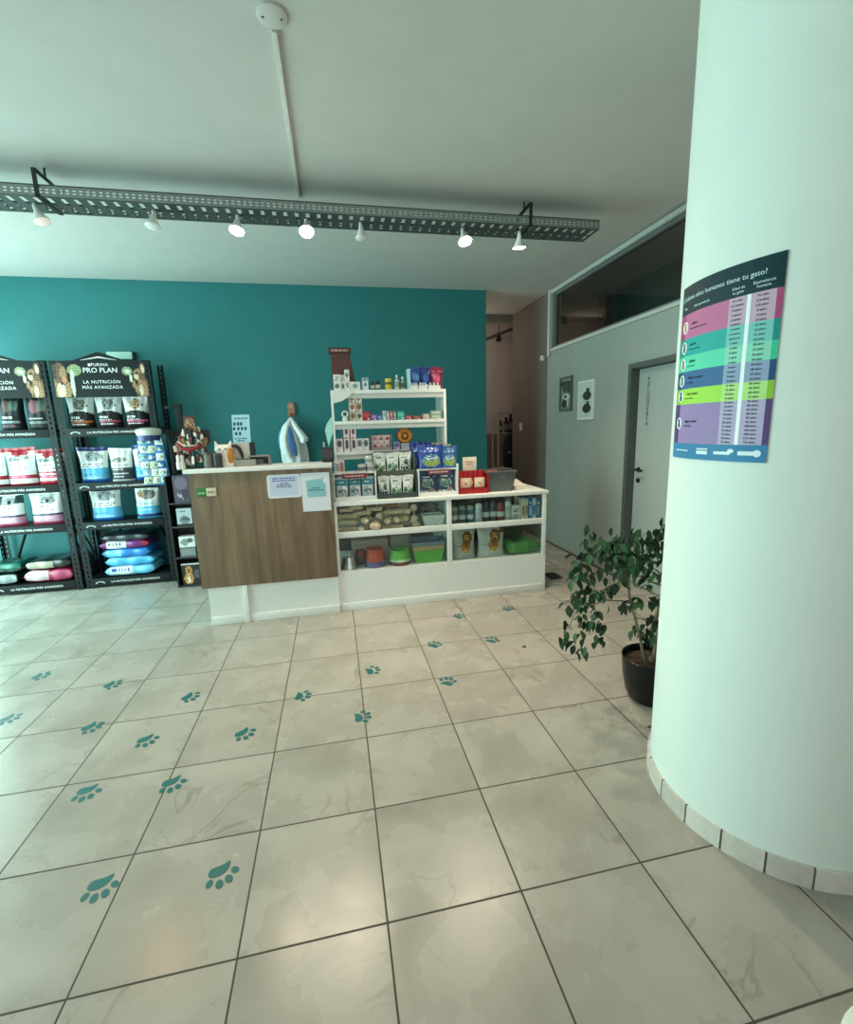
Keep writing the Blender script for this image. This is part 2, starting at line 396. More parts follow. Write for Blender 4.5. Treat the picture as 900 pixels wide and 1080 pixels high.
for k in range(6):
    t0, t1 = edges[k+1], edges[k+2]; mid = 1-(t0*.5+t1*.5)
    curved(names[k], .013, INK, .22, mid+.012); curved(subs[k], .0075, INK, .20, mid-.015)
    n = len(ages[k])
    for i in range(n):
        v = 1-(t0+(t1-t0)*(i+.5)/n)
        curved(ages[k][i], .0095, INK, .692, v, 'row_text', 'CENTER'); curved(hum[k][i], .0095, INK, .872, v, 'row_text', 'CENTER')
    # round badge with a little cat
    b = B(WL)
    w = (PA1-PA0)*PR; cu, cv = .115, mid
    def disc(b, cu, cv, ru, rv, r, n=20, du=0, dv=0):
        b.loft([[pcyl(cu+(du+ru*math.cos(2*PI*i/n))/w, PZ0+(PZ1-PZ0)*cv+dv+rv*math.sin(2*PI*i/n), rr) for i in range(n)] for rr in (PRR, r)], cap0=False)
    disc(b, cu, cv, .019, .021, PRR+.0012)
    b.use(M(['#c98a4a', '#4a4f58', '#8a6a48', '#6a7a62', '#3a3438', '#2f2b45'][k], .6))
    disc(b, cu, cv, .007, .012, PRR+.002, du=.001, dv=-.005); disc(b, cu, cv, .006, .006, PRR+.0024, du=.001, dv=.010)
    part(b, 'cat_badge', po)
b = B(M('#dfeef4', .5))
for u0, u1, v, hh in ((.10, .30, .048, .004), (.42, .54, .042, .012), (.42, .54, .062, .004), (.60, .74, .044, .010), (.80, .93, .046, .013)):
    b.sheet(8, 1, lambda u, t: pcyl(u0+(u1-u0)*u, PZ0+.6*v+hh*(t-.5), PRR+.0012), th=-.0006)
disc(b, .965-.03, .046, .011, .011, PRR+.0015); disc(b, .742, .056, .010, .007, PRR+.0015)
part(b, 'footer_marks', po)

# ------------------------------------------------------------------ ceiling services
ct = thing('cable_tray', (0, 2.69, 2.93), 'long grey perforated metal cable tray hung under the ceiling carrying spot bulbs', 'cable tray')
TX0, TX1, TY0, TY1, TZ = -3.84, 1.94, 2.575, 2.805, 2.93
UND = M('#454d4b', .6, metal=.2, var=.1); b = B(UND); PT = .070; NXT = int((TX1-TX0)/PT)  # UND: tray metal darkened, underside shade put into its colour
def slots(u, v):      # three cells along, seven across per pitch
    i = int(u*NXT*3) % 3; j = int(v*11)
    return 'hole' if i == 1 and j in (1, 2, 3, 4, 6, 7, 8, 9) else UND
b.sheet(NXT*3, 11, lambda u, v: Vector((TX0+(TX1-TX0)*u, TY0+(TY1-TY0)*v, TZ)), slots, th=.002)
part(b, 'bottom_plate', ct, smooth=0)
for y, nm in ((TY0, 'side_flange'), (TY1, 'side_flange')):
    b = B(GALV)
    b.sheet(NXT*4, 7, lambda u, v: Vector((TX0+(TX1-TX0)*u, y, TZ+.055*v)), lambda u, v: 'hole' if int(u*NXT*4) % 2 == 0 and int(v*7) in (2, 4) else GALV, th=.002)
    b.use(M('#4a504e', .5, metal=.6)).box(TX0, TX1, y-.003, y+.008, TZ+.055, TZ+.060)
    part(b, nm, ct, smooth=0)
def clamp(x):
    b = B(M('#2c302f', .5, metal=.4))
    b.box(x-.012, x+.012, TY0-.006, TY0-.002, TZ-.006, TZ+.14).box(x-.012, x+.012, TY0-.006, TY1+.006, TZ-.006, TZ-.002).box(x-.012, x+.012, TY1+.002, TY1+.006, TZ-.006, TZ+.14)
    b.box(x-.012, x+.012, TY0-.006, TY1+.006, TZ+.14, TZ+.145); b.tube([(x, 2.69, TZ+.14), (x, 2.69, H)], .006)
    part(b, 'hanger', ct)
clamp(-1.66); clamp(1.40); clamp(-3.6)
lampw = M('#eceeea', .35, var=.02)
LIT = glow('lit_bulb_lens', (1, .90, .76, 1), 260); DIM = M('#d9dcd8', .25)
HALF = glow('partly_lit_bulb_lens', (1, .84, .62, 1), 170)
WARM = glow('added_warm_glow_lens', (1, .78, .58, 1), .35)  # glow added to a bulb that looks unlit, for the orange floor patch
lamps = [(-1.735, WARM, (.35, -.1), 'white cone spot bulb turned away, leftmost on the cable tray'), (-1.083, DIM, (-.12, -.25), 'unlit white spot bulb, second from the left on the cable tray'),
         (-.585, HALF, (-.12, -.3), 'dimly glowing white spot bulb left of the glaring one'), (-.153, LIT, (0, -.55), 'glaring brightest spot bulb under the cable tray by the ceiling conduit'),
         (.208, DIM, (.05, -.05), 'unlit white spot bulb just right of the glaring one'), (.929, LIT, (.1, -.4), 'lit spot bulb seen end-on, second from the right on the cable tray'),
         (1.361, LIT, (.06, .16), 'lit cone spot bulb, rightmost on the cable tray')]
for x, lens, (tx, ty), lab in lamps:
    zt = TZ-.003
    t = thing('spot_bulb', (x, 2.68, zt), lab, 'spot light', 'spot bulbs under the cable tray')
    Q = Matrix.Rotation(ty, 3, 'X') @ Matrix.Rotation(-tx, 3, 'Y'); o = Vector((x, 2.68, zt-.018))
    part(B(M('#c7cac6', .5)).lathe([(.012, -.022), (.012, 0)], (x, 2.68, zt), 10), 'lamp_holder', t)
    part(B(lampw).lathe([(.012, .006), (.015, -.012), (.017, -.022), (.03, -.055), (.045, -.083), (.046, -.088)], o, 20, Q, cap1=False), 'bulb_cone', t)
    part(B(lens).lathe([(.0445, -.086), (.038, -.090), (.02, -.094), (.0, -.095)], o, 20, Q, cap0=True), 'lens', t, 'glowing lens' if lens is not DIM else None)
    if lens is not DIM:
        dr = Q @ Vector((0, 0, -1)); ld = bpy.data.lights.new('spot', 'SPOT'); ld.energy = 75 if lens is LIT else 28 if lens is WARM else 30; ld.color = (1, .80, .58) if lens is not WARM else (1, .55, .25)  # the WARM bulb's orange spot is added to tint the floor
        ld.spot_size = 100*DEG; ld.spot_blend = .8; ld.shadow_soft_size = .045
        lo = bpy.data.objects.new('bulb_light', ld); COL.objects.link(lo); lo.location = o+dr*.13; lo.rotation_euler = dr.to_track_quat('-Z', 'Y').to_euler()
cp = thing('ceiling_cover_plate', (-.197, 1.415, H), 'round white blank cover plate on the ceiling at the conduit end', 'cover plate')
part(B(CEIL).lathe([(.058, -.001), (.058, -.008), (.05, -.012), (0, -.012)], (-.197, 1.415, H), 32), 'plate', cp)
for dx in (-.035, .035): part(B(M('#3a3d3c', .5)).lathe([(.005, -.011), (.005, -.0135)], (-.197+dx, 1.415, H), 10), 'screw', cp)
single(B(M('#cccac5', .5)).box(-.207, -.183, 1.475, 2.83, H-.012, H-.0002, bev=.002).box(-.203, -.187, 1.475, 2.83, H-.016, H-.012), 'cable_conduit', 'white plastic cable conduit running along the ceiling to the cable tray', 'conduit', loc=(-.195, 2.1, H-.01))

# ------------------------------------------------------------------ paw print stickers
PAW = M('#0b605e', .5, var=.06)
def pawmesh():
    out = []
    def blob(cx, cy, rx, ry, rot, n=18, k=0):
        pts = []
        for i in range(n):
            a = 2*PI*i/n; x = rx*math.cos(a); y = ry*math.sin(a)
            if k: y += k*(abs(x)/rx)**2*ry*(-1) + .25*ry; x *= 1+.12*math.sin(a)*-1
            pts.append((cx+x*math.cos(rot)-y*math.sin(rot), cy+x*math.sin(rot)+y*math.cos(rot)))
        return pts
    pad = [(.044, -.030), (.049, -.016), (.043, -.004), (.030, .005), (.012, .010), (-.008, .009), (-.024, .001), (-.036, -.012), (-.046, -.034), (-.040, -.040), (-.026, -.036), (-.012, -.035), (.006, -.039), (.022, -.043), (.036, -.042)]
    pad = [(x*.92, y*.9-.006) for x, y in pad]
    for _ in range(2): pad = [(a[0]*q+b_[0]*(1-q), a[1]*q+b_[1]*(1-q)) for a, b_ in zip(pad, pad[1:]+pad[:1]) for q in (.75, .25)]
    toes = [blob(-.046, .012, .0125, .017, .5), blob(-.018, .036, .0135, .019, .18), (blob(.016, .037, .0135, .019, -.15)), blob(.046, .014, .0125, .017, -.5)]
    return pad, toes
PADP, TOES = pawmesh()
def paw(x, y, ang, label, first=[None]):
    if first[0] is None:
        t = thing('paw_print_sticker', (x, y, 0), label, 'sticker', 'teal paw print stickers on the floor')
        finish(B(PAW).prism(PADP, lambda u, v, s: Vector((u, v, .0002+.0010*s))), 'pad', t)
        for q in TOES: finish(B(PAW).prism(q, lambda u, v, s: Vector((u, v, .0002+.0010*s))), 'toe', t)
        t.rotation_euler = (0, 0, ang); t.scale = (.93, .93, 1); first[0] = t
    else: dup(first[0], (x, y, 0), ang, label)
PAWS = [(-.963, .786, -72, 'teal paw print sticker nearest the lower left corner, beside the orange glow on the tile'),
 (-.558, .742, -66, 'teal paw print sticker nearest the front, alone in the middle of its tile'),
 (-1.234, 1.279, -72, 'teal paw print sticker second up the left trail, left of one touching a joint'),
 (-.876, 1.244, -64, 'teal paw print sticker touching a tile joint in the second row from the front'),
 (-1.449, 1.789, -38, 'teal paw print sticker touching a joint, second from the left in its row'),
 (-1.109, 1.597, -58, 'teal paw print sticker mid-tile in the third row from the front'),
 (-.621, 1.531, -48, 'teal paw print sticker one tile left of the one crossing the centre joint'),
 (-1.954, 1.99, -32, 'teal paw print sticker cut by the left edge of the photo'),
 (-1.537, 2.239, -22, 'teal paw print sticker in the far left rows, right of the farthest left one'),
 (-1.005, 1.967, -30, 'teal paw print sticker mid-tile in front of the left end of the desk plinth'),
 (-2.066, 2.479, -12, 'teal paw print sticker farthest back on the left, in front of the bag racks'),
 (-.347, 1.812, -10, 'teal paw print sticker just left of a joint, in front of the notice papers'),
 (-.014, 1.526, 4, 'teal paw print sticker crossing the joint at the middle of the floor'),
 (.082, 1.998, 14, 'teal paw print sticker just behind the one crossing the middle joint'),
 (.521, 1.748, 62, 'teal paw print sticker right of centre, toes pointing at the display counter'),
 (.546, 2.241, 55, 'teal paw print sticker right of centre, second row from the display counter, left one'),
 (.971, 2.204, 45, 'teal paw print sticker beside a small dark spot, second row from the display counter'),
 (.851, 2.676, 45, 'small far teal paw print sticker close to the display counter foot, left of the last'),
 (1.298, 2.717, 40, 'farthest right teal paw print sticker, by the right end of the display counter')]
for x, y, a, l in PAWS: paw(x, y, a*DEG-PI/2, l)
single(B(M('#2a2724', .8)).lathe([(.016, .0003), (.014, .0012)], (1.155, 2.05, 0), 12), 'floor_spot', 'small dark round spot on a tile near the potted plant', 'spot', loc=(1.155, 2.05, 0))

# ------------------------------------------------------------------ bags
def pouch(name, w, h, d, label, cat, group, items, base, flare=.0, gus=None, n=(26, 30), seal=None):
    """upright food bag: flat crimped top, full bottom; front printed"""
    t = thing(name, (0, 0, 0), label, cat, group); rnd = random.Random(len(label)*7+int(w*1000))
    ph = rnd.uniform(0, 6)
    def prof(v): return (min(1, (v/.08))**.5*.25+.75)*(1-max(0, (v-.35)/.65)**1.6*.93)
    def width(v): return w/2*(1-.085*math.sin(PI*min(1, v*1.05))+(flare+.03)*v**3)
    def P(u, v, s):
        x = (2*u-1)*width(v); e = (1-abs(2*u-1)**3.2)**.6
        yy = d/2*prof(v)*e+.002
        wob = .006*math.sin(9*v+ph+3*u)*e*(v**.6)+.004*math.sin(23*u+ph*2)*v
        top = .02*math.sin(5*u+ph)*max(0, v-.8)
        return Vector((x, -s*yy+wob, h*v+top))
    pa = art(base, items)
    f = B(); f.sheet(n[0], n[1], lambda u, v: P(u, v, 1), pa)
    f.sheet(10, 12, lambda u, v: P(u, v, -1), lambda u, v: gus or base)
    bmesh.ops.remove_doubles(f.bm, verts=f.bm.verts, dist=.0005)
    bt = [v for v in f.bm.verts if v.co.z < .0015]
    o = finish(f, 'bag_body', t, smooth=60)
    sl = B(seal or base); sl.sheet(12, 2, lambda u, v: P(u, .985, 1)+Vector((0, -.0015+.001*math.sin(40*u), .022*v)), None, th=.003)
    finish(sl, 'crimped_seal', t, smooth=60)
    return t
def place(t, x, y, z, rz=0): t.location = (x, y, z); t.rotation_euler = (0, 0, rz); return t
GW = M('#d4d6d2', .35, coat=.3); GW2 = M('#eceeec', .35, coat=.3); DKB = M('#17191d', .45, spec=.3); ORG = M('#b4561f', .35); PNK = M('#a63a55', .35); PNK2 = M('#d15f86', .35)
CYA = M('#58b4dd', .35, coat=.3); BLU = M('#1f5fae', .35, coat=.3); NAVY = M('#16306e', .35, coat=.3); RED = M('#a8182c', .35, coat=.3); FUR = MOT('#6b6a66', '#8d8b85', '#4c4b49', '#a19d94', '#77726a'); FUR2 = MOT('#b08558', '#8f6a45', '#c9a67c', '#9a7650', '#d8bf9a'); TXG = M('#5b6068', .6)
PUR = M('#6b2f80', .35); MINT = M('#cfe9e2', .4)
SHZ = [1.625, 1.09, .69, .095]       # top faces of the four rack decks
def dark_half(band, pic):
    return [(0, 0, 1, .47, 'r', DKB), (.05, .40, .95, .56, 'e', DKB), (.12, .34, .5, .39, 't', GW2), (.1, .20, .95, .27, 'r', band), (.1, .28, .7, .31, 't', GW), (.15, .12, .8, .18, 'r', band), (.18, .14, .7, .16, 't', GW2),
            (.3, .58, .75, .95, 'e', pic), (.38, .70, .44, .76, 'e', DKB), (.6, .70, .66, .76, 'e', DKB), (.48, .62, .57, .68, 'e', DKB), (.78, .7, .84, .76, 'e', TXG)]
GB = 'small dog food bags on the top rack shelf'
place(pouch('food_bag', .235, .31, .13, 'silver-topped black food bag with orange band, leftmost on the top shelf of the right rack', 'pet food bag', GB, dark_half(ORG, FUR), GW), -2.515, 4.50, SHZ[0])
place(pouch('food_bag', .235, .31, .13, 'silver-topped black food bag with dull pink band, middle of the right rack top shelf', 'pet food bag', GB, dark_half(PNK, MOT('#8a8c8c', '#6f7374', '#a5a8a8', '#5a5f60')), GW), -2.265, 4.50, SHZ[0])
place(pouch('food_bag', .235, .31, .13, 'white-topped black food bag with bright pink bands and tan dog, right of the top shelf', 'pet food bag', GB, dark_half(PNK2, FUR2), GW2), -2.015, 4.50, SHZ[0])
blue_art = [(0, 0, 1, .10, 'r', BLU), (0, .10, 1, .42, 'r', CYA), (.1, .14, .8, .17, 't', GW2), (.1, .22, .6, .25, 't', BLU), (0, .42, 1, .46, 'r', GW2), (.12, .47, .8, .51, 't', TXG), (.1, .55, .9, .57, 't', TXG), (.28, .62, .78, .92, 'e', MOT('#7d8890', '#5d686f', '#98a3a9', '#b3bcc0')), (.5, .68, .9, .84, 'e', MOT('#9aa0a2', '#b5babb', '#7c8486')), (.36, .74, .42, .8, 'e', DKB), (0, .95, 1, 1, 'r', NAVY)]
wd_art = [(0, 0, 1, .06, 'r', GW2), (0, .06, 1, .44, 'r', M('#3a3a42', .4)), (.1, .36, .6, .40, 't', GW2), (.12, .25, .85, .28, 'r', GW), (.12, .15, .6, .18, 't', GW2), (.1, .5, .9, .52, 't', TXG), (.2, .6, .8, .78, 'e', MOT('#77736c', '#5a5650', '#98938a', '#c9c6be')), (.05, .62, .5, .70, 'e', MOT('#8d8981', '#6b675f', '#b3afa6'))]
GB2 = 'pet food bags on the middle rack shelves'
place(pouch('food_bag', .265, .34, .13, 'white and sky-blue food bag with navy crimp, left on the right rack second shelf', 'pet food bag', GB2, blue_art, GW2, .06, seal=NAVY), -2.478, 4.50, SHZ[1])
place(pouch('food_bag', .215, .32, .12, 'white food bag with dark lower half and running animal, second shelf of the right rack', 'pet food bag', GB2, wd_art, GW2), -2.226, 4.50, SHZ[1])
place(pouch('food_bag', .185, .345, .12, 'narrow white and sky-blue food bag beside the hanging sachet strip', 'pet food bag', GB2, blue_art, GW2, .05, seal=BLU), -2.020, 4.51, SHZ[1])
place(pouch('food_bag', .29, .33, .14, 'white and blue food bag standing left on the third shelf of the right rack', 'pet food bag', GB2, blue_art, GW2, -.05, seal=GW), -2.425, 4.50, SHZ[2])
place(pouch('food_bag', .25, .30, .14, 'slouched blue food bag with dark picture top on the right rack third shelf', 'pet food bag', GB2, [(0, 0, 1, .06, 'r', CYA), (0, .06, 1, .16, 'r', NAVY), (0, .16, 1, .45, 'r', CYA), (.1, .3, .7, .34, 't', GW2), (0, .45, 1, .62, 'r', MINT), (.1, .5, .8, .53, 't', TXG), (.2, .66, .9, 1, 'e', FUR), (.1, .75, .4, .95, 'e', FUR2)], GW2, -.12), -2.03, 4.50, SHZ[2])
kd = [(0, 0, 1, .5, 'r', DKB), (.1, .12, .7, .16, 't', M('#8c2f3e', .4)), (.1, .24, .9, .30, 'r', M('#7f8286', .4)), (.15, .38, .6, .42, 't', GW), (.2, .55, .55, .92, 'e', M('#5f4a3e', .7)), (.5, .6, .85, .9, 'e', M('#3d5a50', .7))]
place(pouch('food_bag', .215, .32, .13, 'black food bag with grey band at left of the top shelf of the left rack', 'pet food bag', GB, kd, DKB), -3.115, 4.50, SHZ[0])
place(pouch('food_bag', .235, .325, .13, 'black food bag beside the rack post on the top shelf of the left rack', 'pet food bag', GB, [(0, 0, 1, .45, 'r', DKB), (.1, .20, .9, .28, 'r', M('#6c6f70', .4)), (.12, .32, .7, .36, 't', GW), (.15, .5, .6, .9, 'e', M('#84515a', .7)), (.5, .55, .9, .95, 'e', M('#4a5a4c', .7))], DKB), -2.878, 4.50, SHZ[0])
red_art = [(0, .93, 1, 1, 'r', RED), (.25, .80, .8, .96, 'e', RED), (.1, .66, .55, .80, 'e', MOT('#5f6d70', '#39474a', '#88969a', '#c3c8c6')), (.45, .7, .85, .84, 'e', MOT('#a59c8e', '#7d7569', '#c5beb2', '#d6d1c8')), (.12, .56, .6, .59, 't', TXD), (.1, .47, .8, .50, 't', TXG), (0, .20, 1, .30, 'r', RED), (.15, .23, .85, .27, 'r', PNK2), (0, 0, 1, .06, 'r', M('#8f1424', .4))]
place(pouch('food_bag', .25, .36, .14, 'white food bag with tall red folded top, second shelf of the left rack', 'pet food bag', GB2, red_art, GW2, .08, seal=RED), -3.118, 4.50, SHZ[1])
place(pouch('food_bag', .25, .335, .14, 'white food bag with red foot beside the rack post, second shelf of the left rack', 'pet food bag', GB2, red_art+[(0, .0, 1, .13, 'r', RED), (0, .35, 1, .40, 'r', RED)], GW2, 0, seal=RED), -2.862, 4.50, SHZ[1])
place(pouch('food_bag', .22, .355, .14, 'white food bag with red band cut by the left photo edge', 'pet food bag', GB2, red_art, GW2, 0, seal=RED), -3.360, 4.50, SHZ[1])
vio = [(0, 0, 1, .1, 'r', PNK), (0, .1, 1, .3, 'r', M('#c08aa0', .4)), (.1, .2, .7, .24, 't', GW2), (0, .3, 1, .36, 'r', M('#3d2f52', .4)), (.1, .46, .8, .49, 't', TXG), (.12, .56, .6, .59, 't', TXD), (.3, .66, .8, .9, 'e', MOT('#7f8482', '#555b59', '#a7aba8', '#cfd2cf')), (.5, .7, .62, .85, 'e', DKB)]
place(pouch('food_bag', .25, .31, .14, 'white food bag with violet band and peaked top, left rack third shelf', 'pet food bag', GB2, vio+[(0, .7, .3, 1, 'r', M('#22403a', .5)), (.75, .72, 1, 1, 'r', M('#22403a', .5))], GW2, 0), -3.285, 4.50, SHZ[2])
place(pouch('food_bag', .31, .31, .14, 'wide white food bag with violet and pink foot by the rack post', 'pet food bag', GB2, vio, GW2, -.04), -2.955, 4.50, SHZ[2])

def pillow(name, w, d, h, label, cat, group, base, items, x, y, z, rz=0, wav=.010):
    """bag lying flat; its long rim faces the front"""
    t = thing(name, (x, y, z), label, cat, group); pa = art(base, items); ph = (x*13+z*29) % 6
    rings = []; nu, nv = 30, 20
    def P(u, v):
        a = 2*PI*v; cx = 2*u-1; e = (1-abs(cx)**7)**.5
        cy = -math.cos(a); cz = math.sin(a)
        sy = math.copysign(abs(cy)**.5, cy); sz = math.copysign(abs(cz)**.42, cz)
        hh = h/2*(.12+.88*e)
        zz = h/2+sz*hh
        if zz > h*.3: zz += wav*math.sin(11*u+ph)*math.sin(PI*min(1, max(0, (sy+1)/2)))
        return Vector((cx*w/2, sy*d/2*(1-.06*abs(cx)**3)+.006*math.sin(17*u+ph), max(0, zz)))
    b = B(); b.sheet(nu, nv, P, lambda u, v: pa(u, (((v+.25) % 1)*2) if ((v+.25) % 1) < .5 else 1))
    bmesh.ops.remove_doubles(b.bm, verts=b.bm.verts, dist=.0008)
    finish(b, 'bag_body', t, smooth=70)
    for s in (-1, 1):
        sl = B(base); sl.sheet(2, 8, lambda u, v: Vector((s*(w/2-.004+.022*u), (v-.5)*d*.8, h/2+.004*math.sin(15*v+ph))), None, th=.003); finish(sl, 'end_seal', t)
    t.rotation_euler = (0, 0, rz)
    return t
LB = 'large food bags lying on the bottom rack shelf'
CY2 = M('#4fb7ea', .35, coat=.4); CY3 = M('#7fd0f2', .35, coat=.4); BL2 = M('#2f86d6', .35, coat=.4)
lab = [(.15, .35, .55, .65, 'r', GW2), (.2, .45, .5, .52, 't', TXG)]
z0 = SHZ[3]
pillow('large_food_bag', .47, .32, .108, 'pale cyan food bag with white label, lowest of the stack on the right rack', 'pet food bag', LB, CY3, [(0, 0, 1, .35, 'r', CY2), (.1, .36, .55, .75, 'r', GW2), (.14, .46, .5, .55, 't', BLU)], -2.265, 4.56, z0)
pillow('large_food_bag', .46, .32, .098, 'bright cyan food bag second from the bottom of the right rack stack', 'pet food bag', LB, CY2, [(0, .6, 1, .9, 'r', CY3)], -2.255, 4.56, z0+.104, .03)
pillow('large_food_bag', .45, .32, .095, 'mid-blue food bag in the middle of the right rack stack', 'pet food bag', LB, BL2, [(.1, .3, .4, .7, 'r', CY3)], -2.275, 4.56, z0+.199, -.03)
pillow('large_food_bag', .46, .32, .088, 'purple food bag with white label near the top of the right rack stack', 'pet food bag', LB, M('#7b2c78', .35, coat=.4), [(.12, .35, .52, .8, 'r', GW2), (.18, .5, .46, .58, 't', TXG), (.86, .3, .96, .7, 'r', RED)], -2.285, 4.56, z0+.290, .02)
pillow('large_food_bag', .45, .32, .075, 'dark grey food bag on top of the right rack stack', 'pet food bag', LB, M('#30363c', .35, coat=.4), [(0, .2, 1, .4, 'r', M('#454d55', .4))], -2.265, 4.56, z0+.374, -.02)
pillow('large_food_bag', .44, .32, .13, 'crimson food bag with white label lying on the left rack bottom shelf', 'pet food bag', LB, M('#9c1f3c', .35, coat=.4), [(.05, .4, .5, .75, 'r', M('#d7b9bd', .4)), (.6, .3, .95, .7, 'r', M('#b8486a', .4))], -3.02, 4.56, z0)
pillow('large_food_bag', .40, .32, .10, 'black food bag with cream stripe lying on the crimson bag', 'pet food bag', LB, M('#1f2422', .3, coat=.4), [(.05, .3, .6, .55, 'r', M('#b6b09c', .4))], -3.01, 4.56, z0+.137, .05)
pillow('large_food_bag', .35, .32, .12, 'black and grey food bag at the left on the bottom shelf of the left rack', 'pet food bag', LB, M('#26292b', .3, coat=.4), [(.5, .4, .95, .7, 'r', M('#9aa0a0', .4))], -3.47, 4.56, z0)
pillow('large_food_bag', .36, .32, .10, 'green-black food bag lying on the black and grey bag, left rack', 'pet food bag', LB, M('#1d4d42', .25, coat=.6), [(.0, .5, 1, .75, 'r', M('#2d6e60', .3))], -3.42, 4.56, z0+.128, -.06)

# strip of hanging sachets at the right end of the second shelf
st = thing('sachet_strip', (-1.885, 4.345, 1.04), 'blue hanging strip of small yellow and white sachets at the right rack corner', 'sachet strip')
b = B(M('#2c6fa8', .4)); b.sheet(4, 14, lambda u, v: Vector((-2.0+.235*u+.03*(1-v), 4.345+.01*math.sin(7*v), 1.045+.50*v)), None, th=.004); part(b, 'backing_card', st)
b = B(M('#d9d7cc', .4)); b.lathe([(.105, 0), (.115, .03), (.112, .06), (.07, .075), (0, .078)], (-1.885, 4.36, 1.545), 20); b.use(NAVY).lathe([(.113, -.05), (.113, 0)], (-1.885, 4.36, 1.545), 20)
part(b, 'header_pouch', st, 'cream and navy pouch at its top')
rs = random.Random(5)
for r_ in range(6):
    for c_ in range(3):
        xx = -1.955+.075*c_+.008*rs.uniform(-1, 1)+.012*(1-r_/5); zz = 1.06+.078*r_
        bc = [M('#d9e2de', .4), M('#c9d0a8', .4), M('#7fb2d0', .4), M('#2f6ba6', .4)][(r_*2+c_*5+rs.randrange(2)) % 4]
        pa = art(bc, [(.15, .2, .85, .75, 'e', MOT(*[('#6c8c3a', '#dfe6df', '#2d4f3a'), ('#2d5f96', '#c9dbe6', '#e6e2b0'), ('#c9b98a', '#e3e6df', '#4a7a8a')][(r_+c_) % 3])), (.2, .8, .8, .9, 't', TXD)])
        b = B(); rz = rs.uniform(-.5, .5)
        b.sheet(7, 7, lambda u, v: Vector((xx+(u-.5)*.072+(v-.5)*rz*.05, 4.335-.014*math.sin(PI*u)*math.sin(PI*v), zz+v*.072)), pa, th=.003)
        part(b, 'sachet', st)

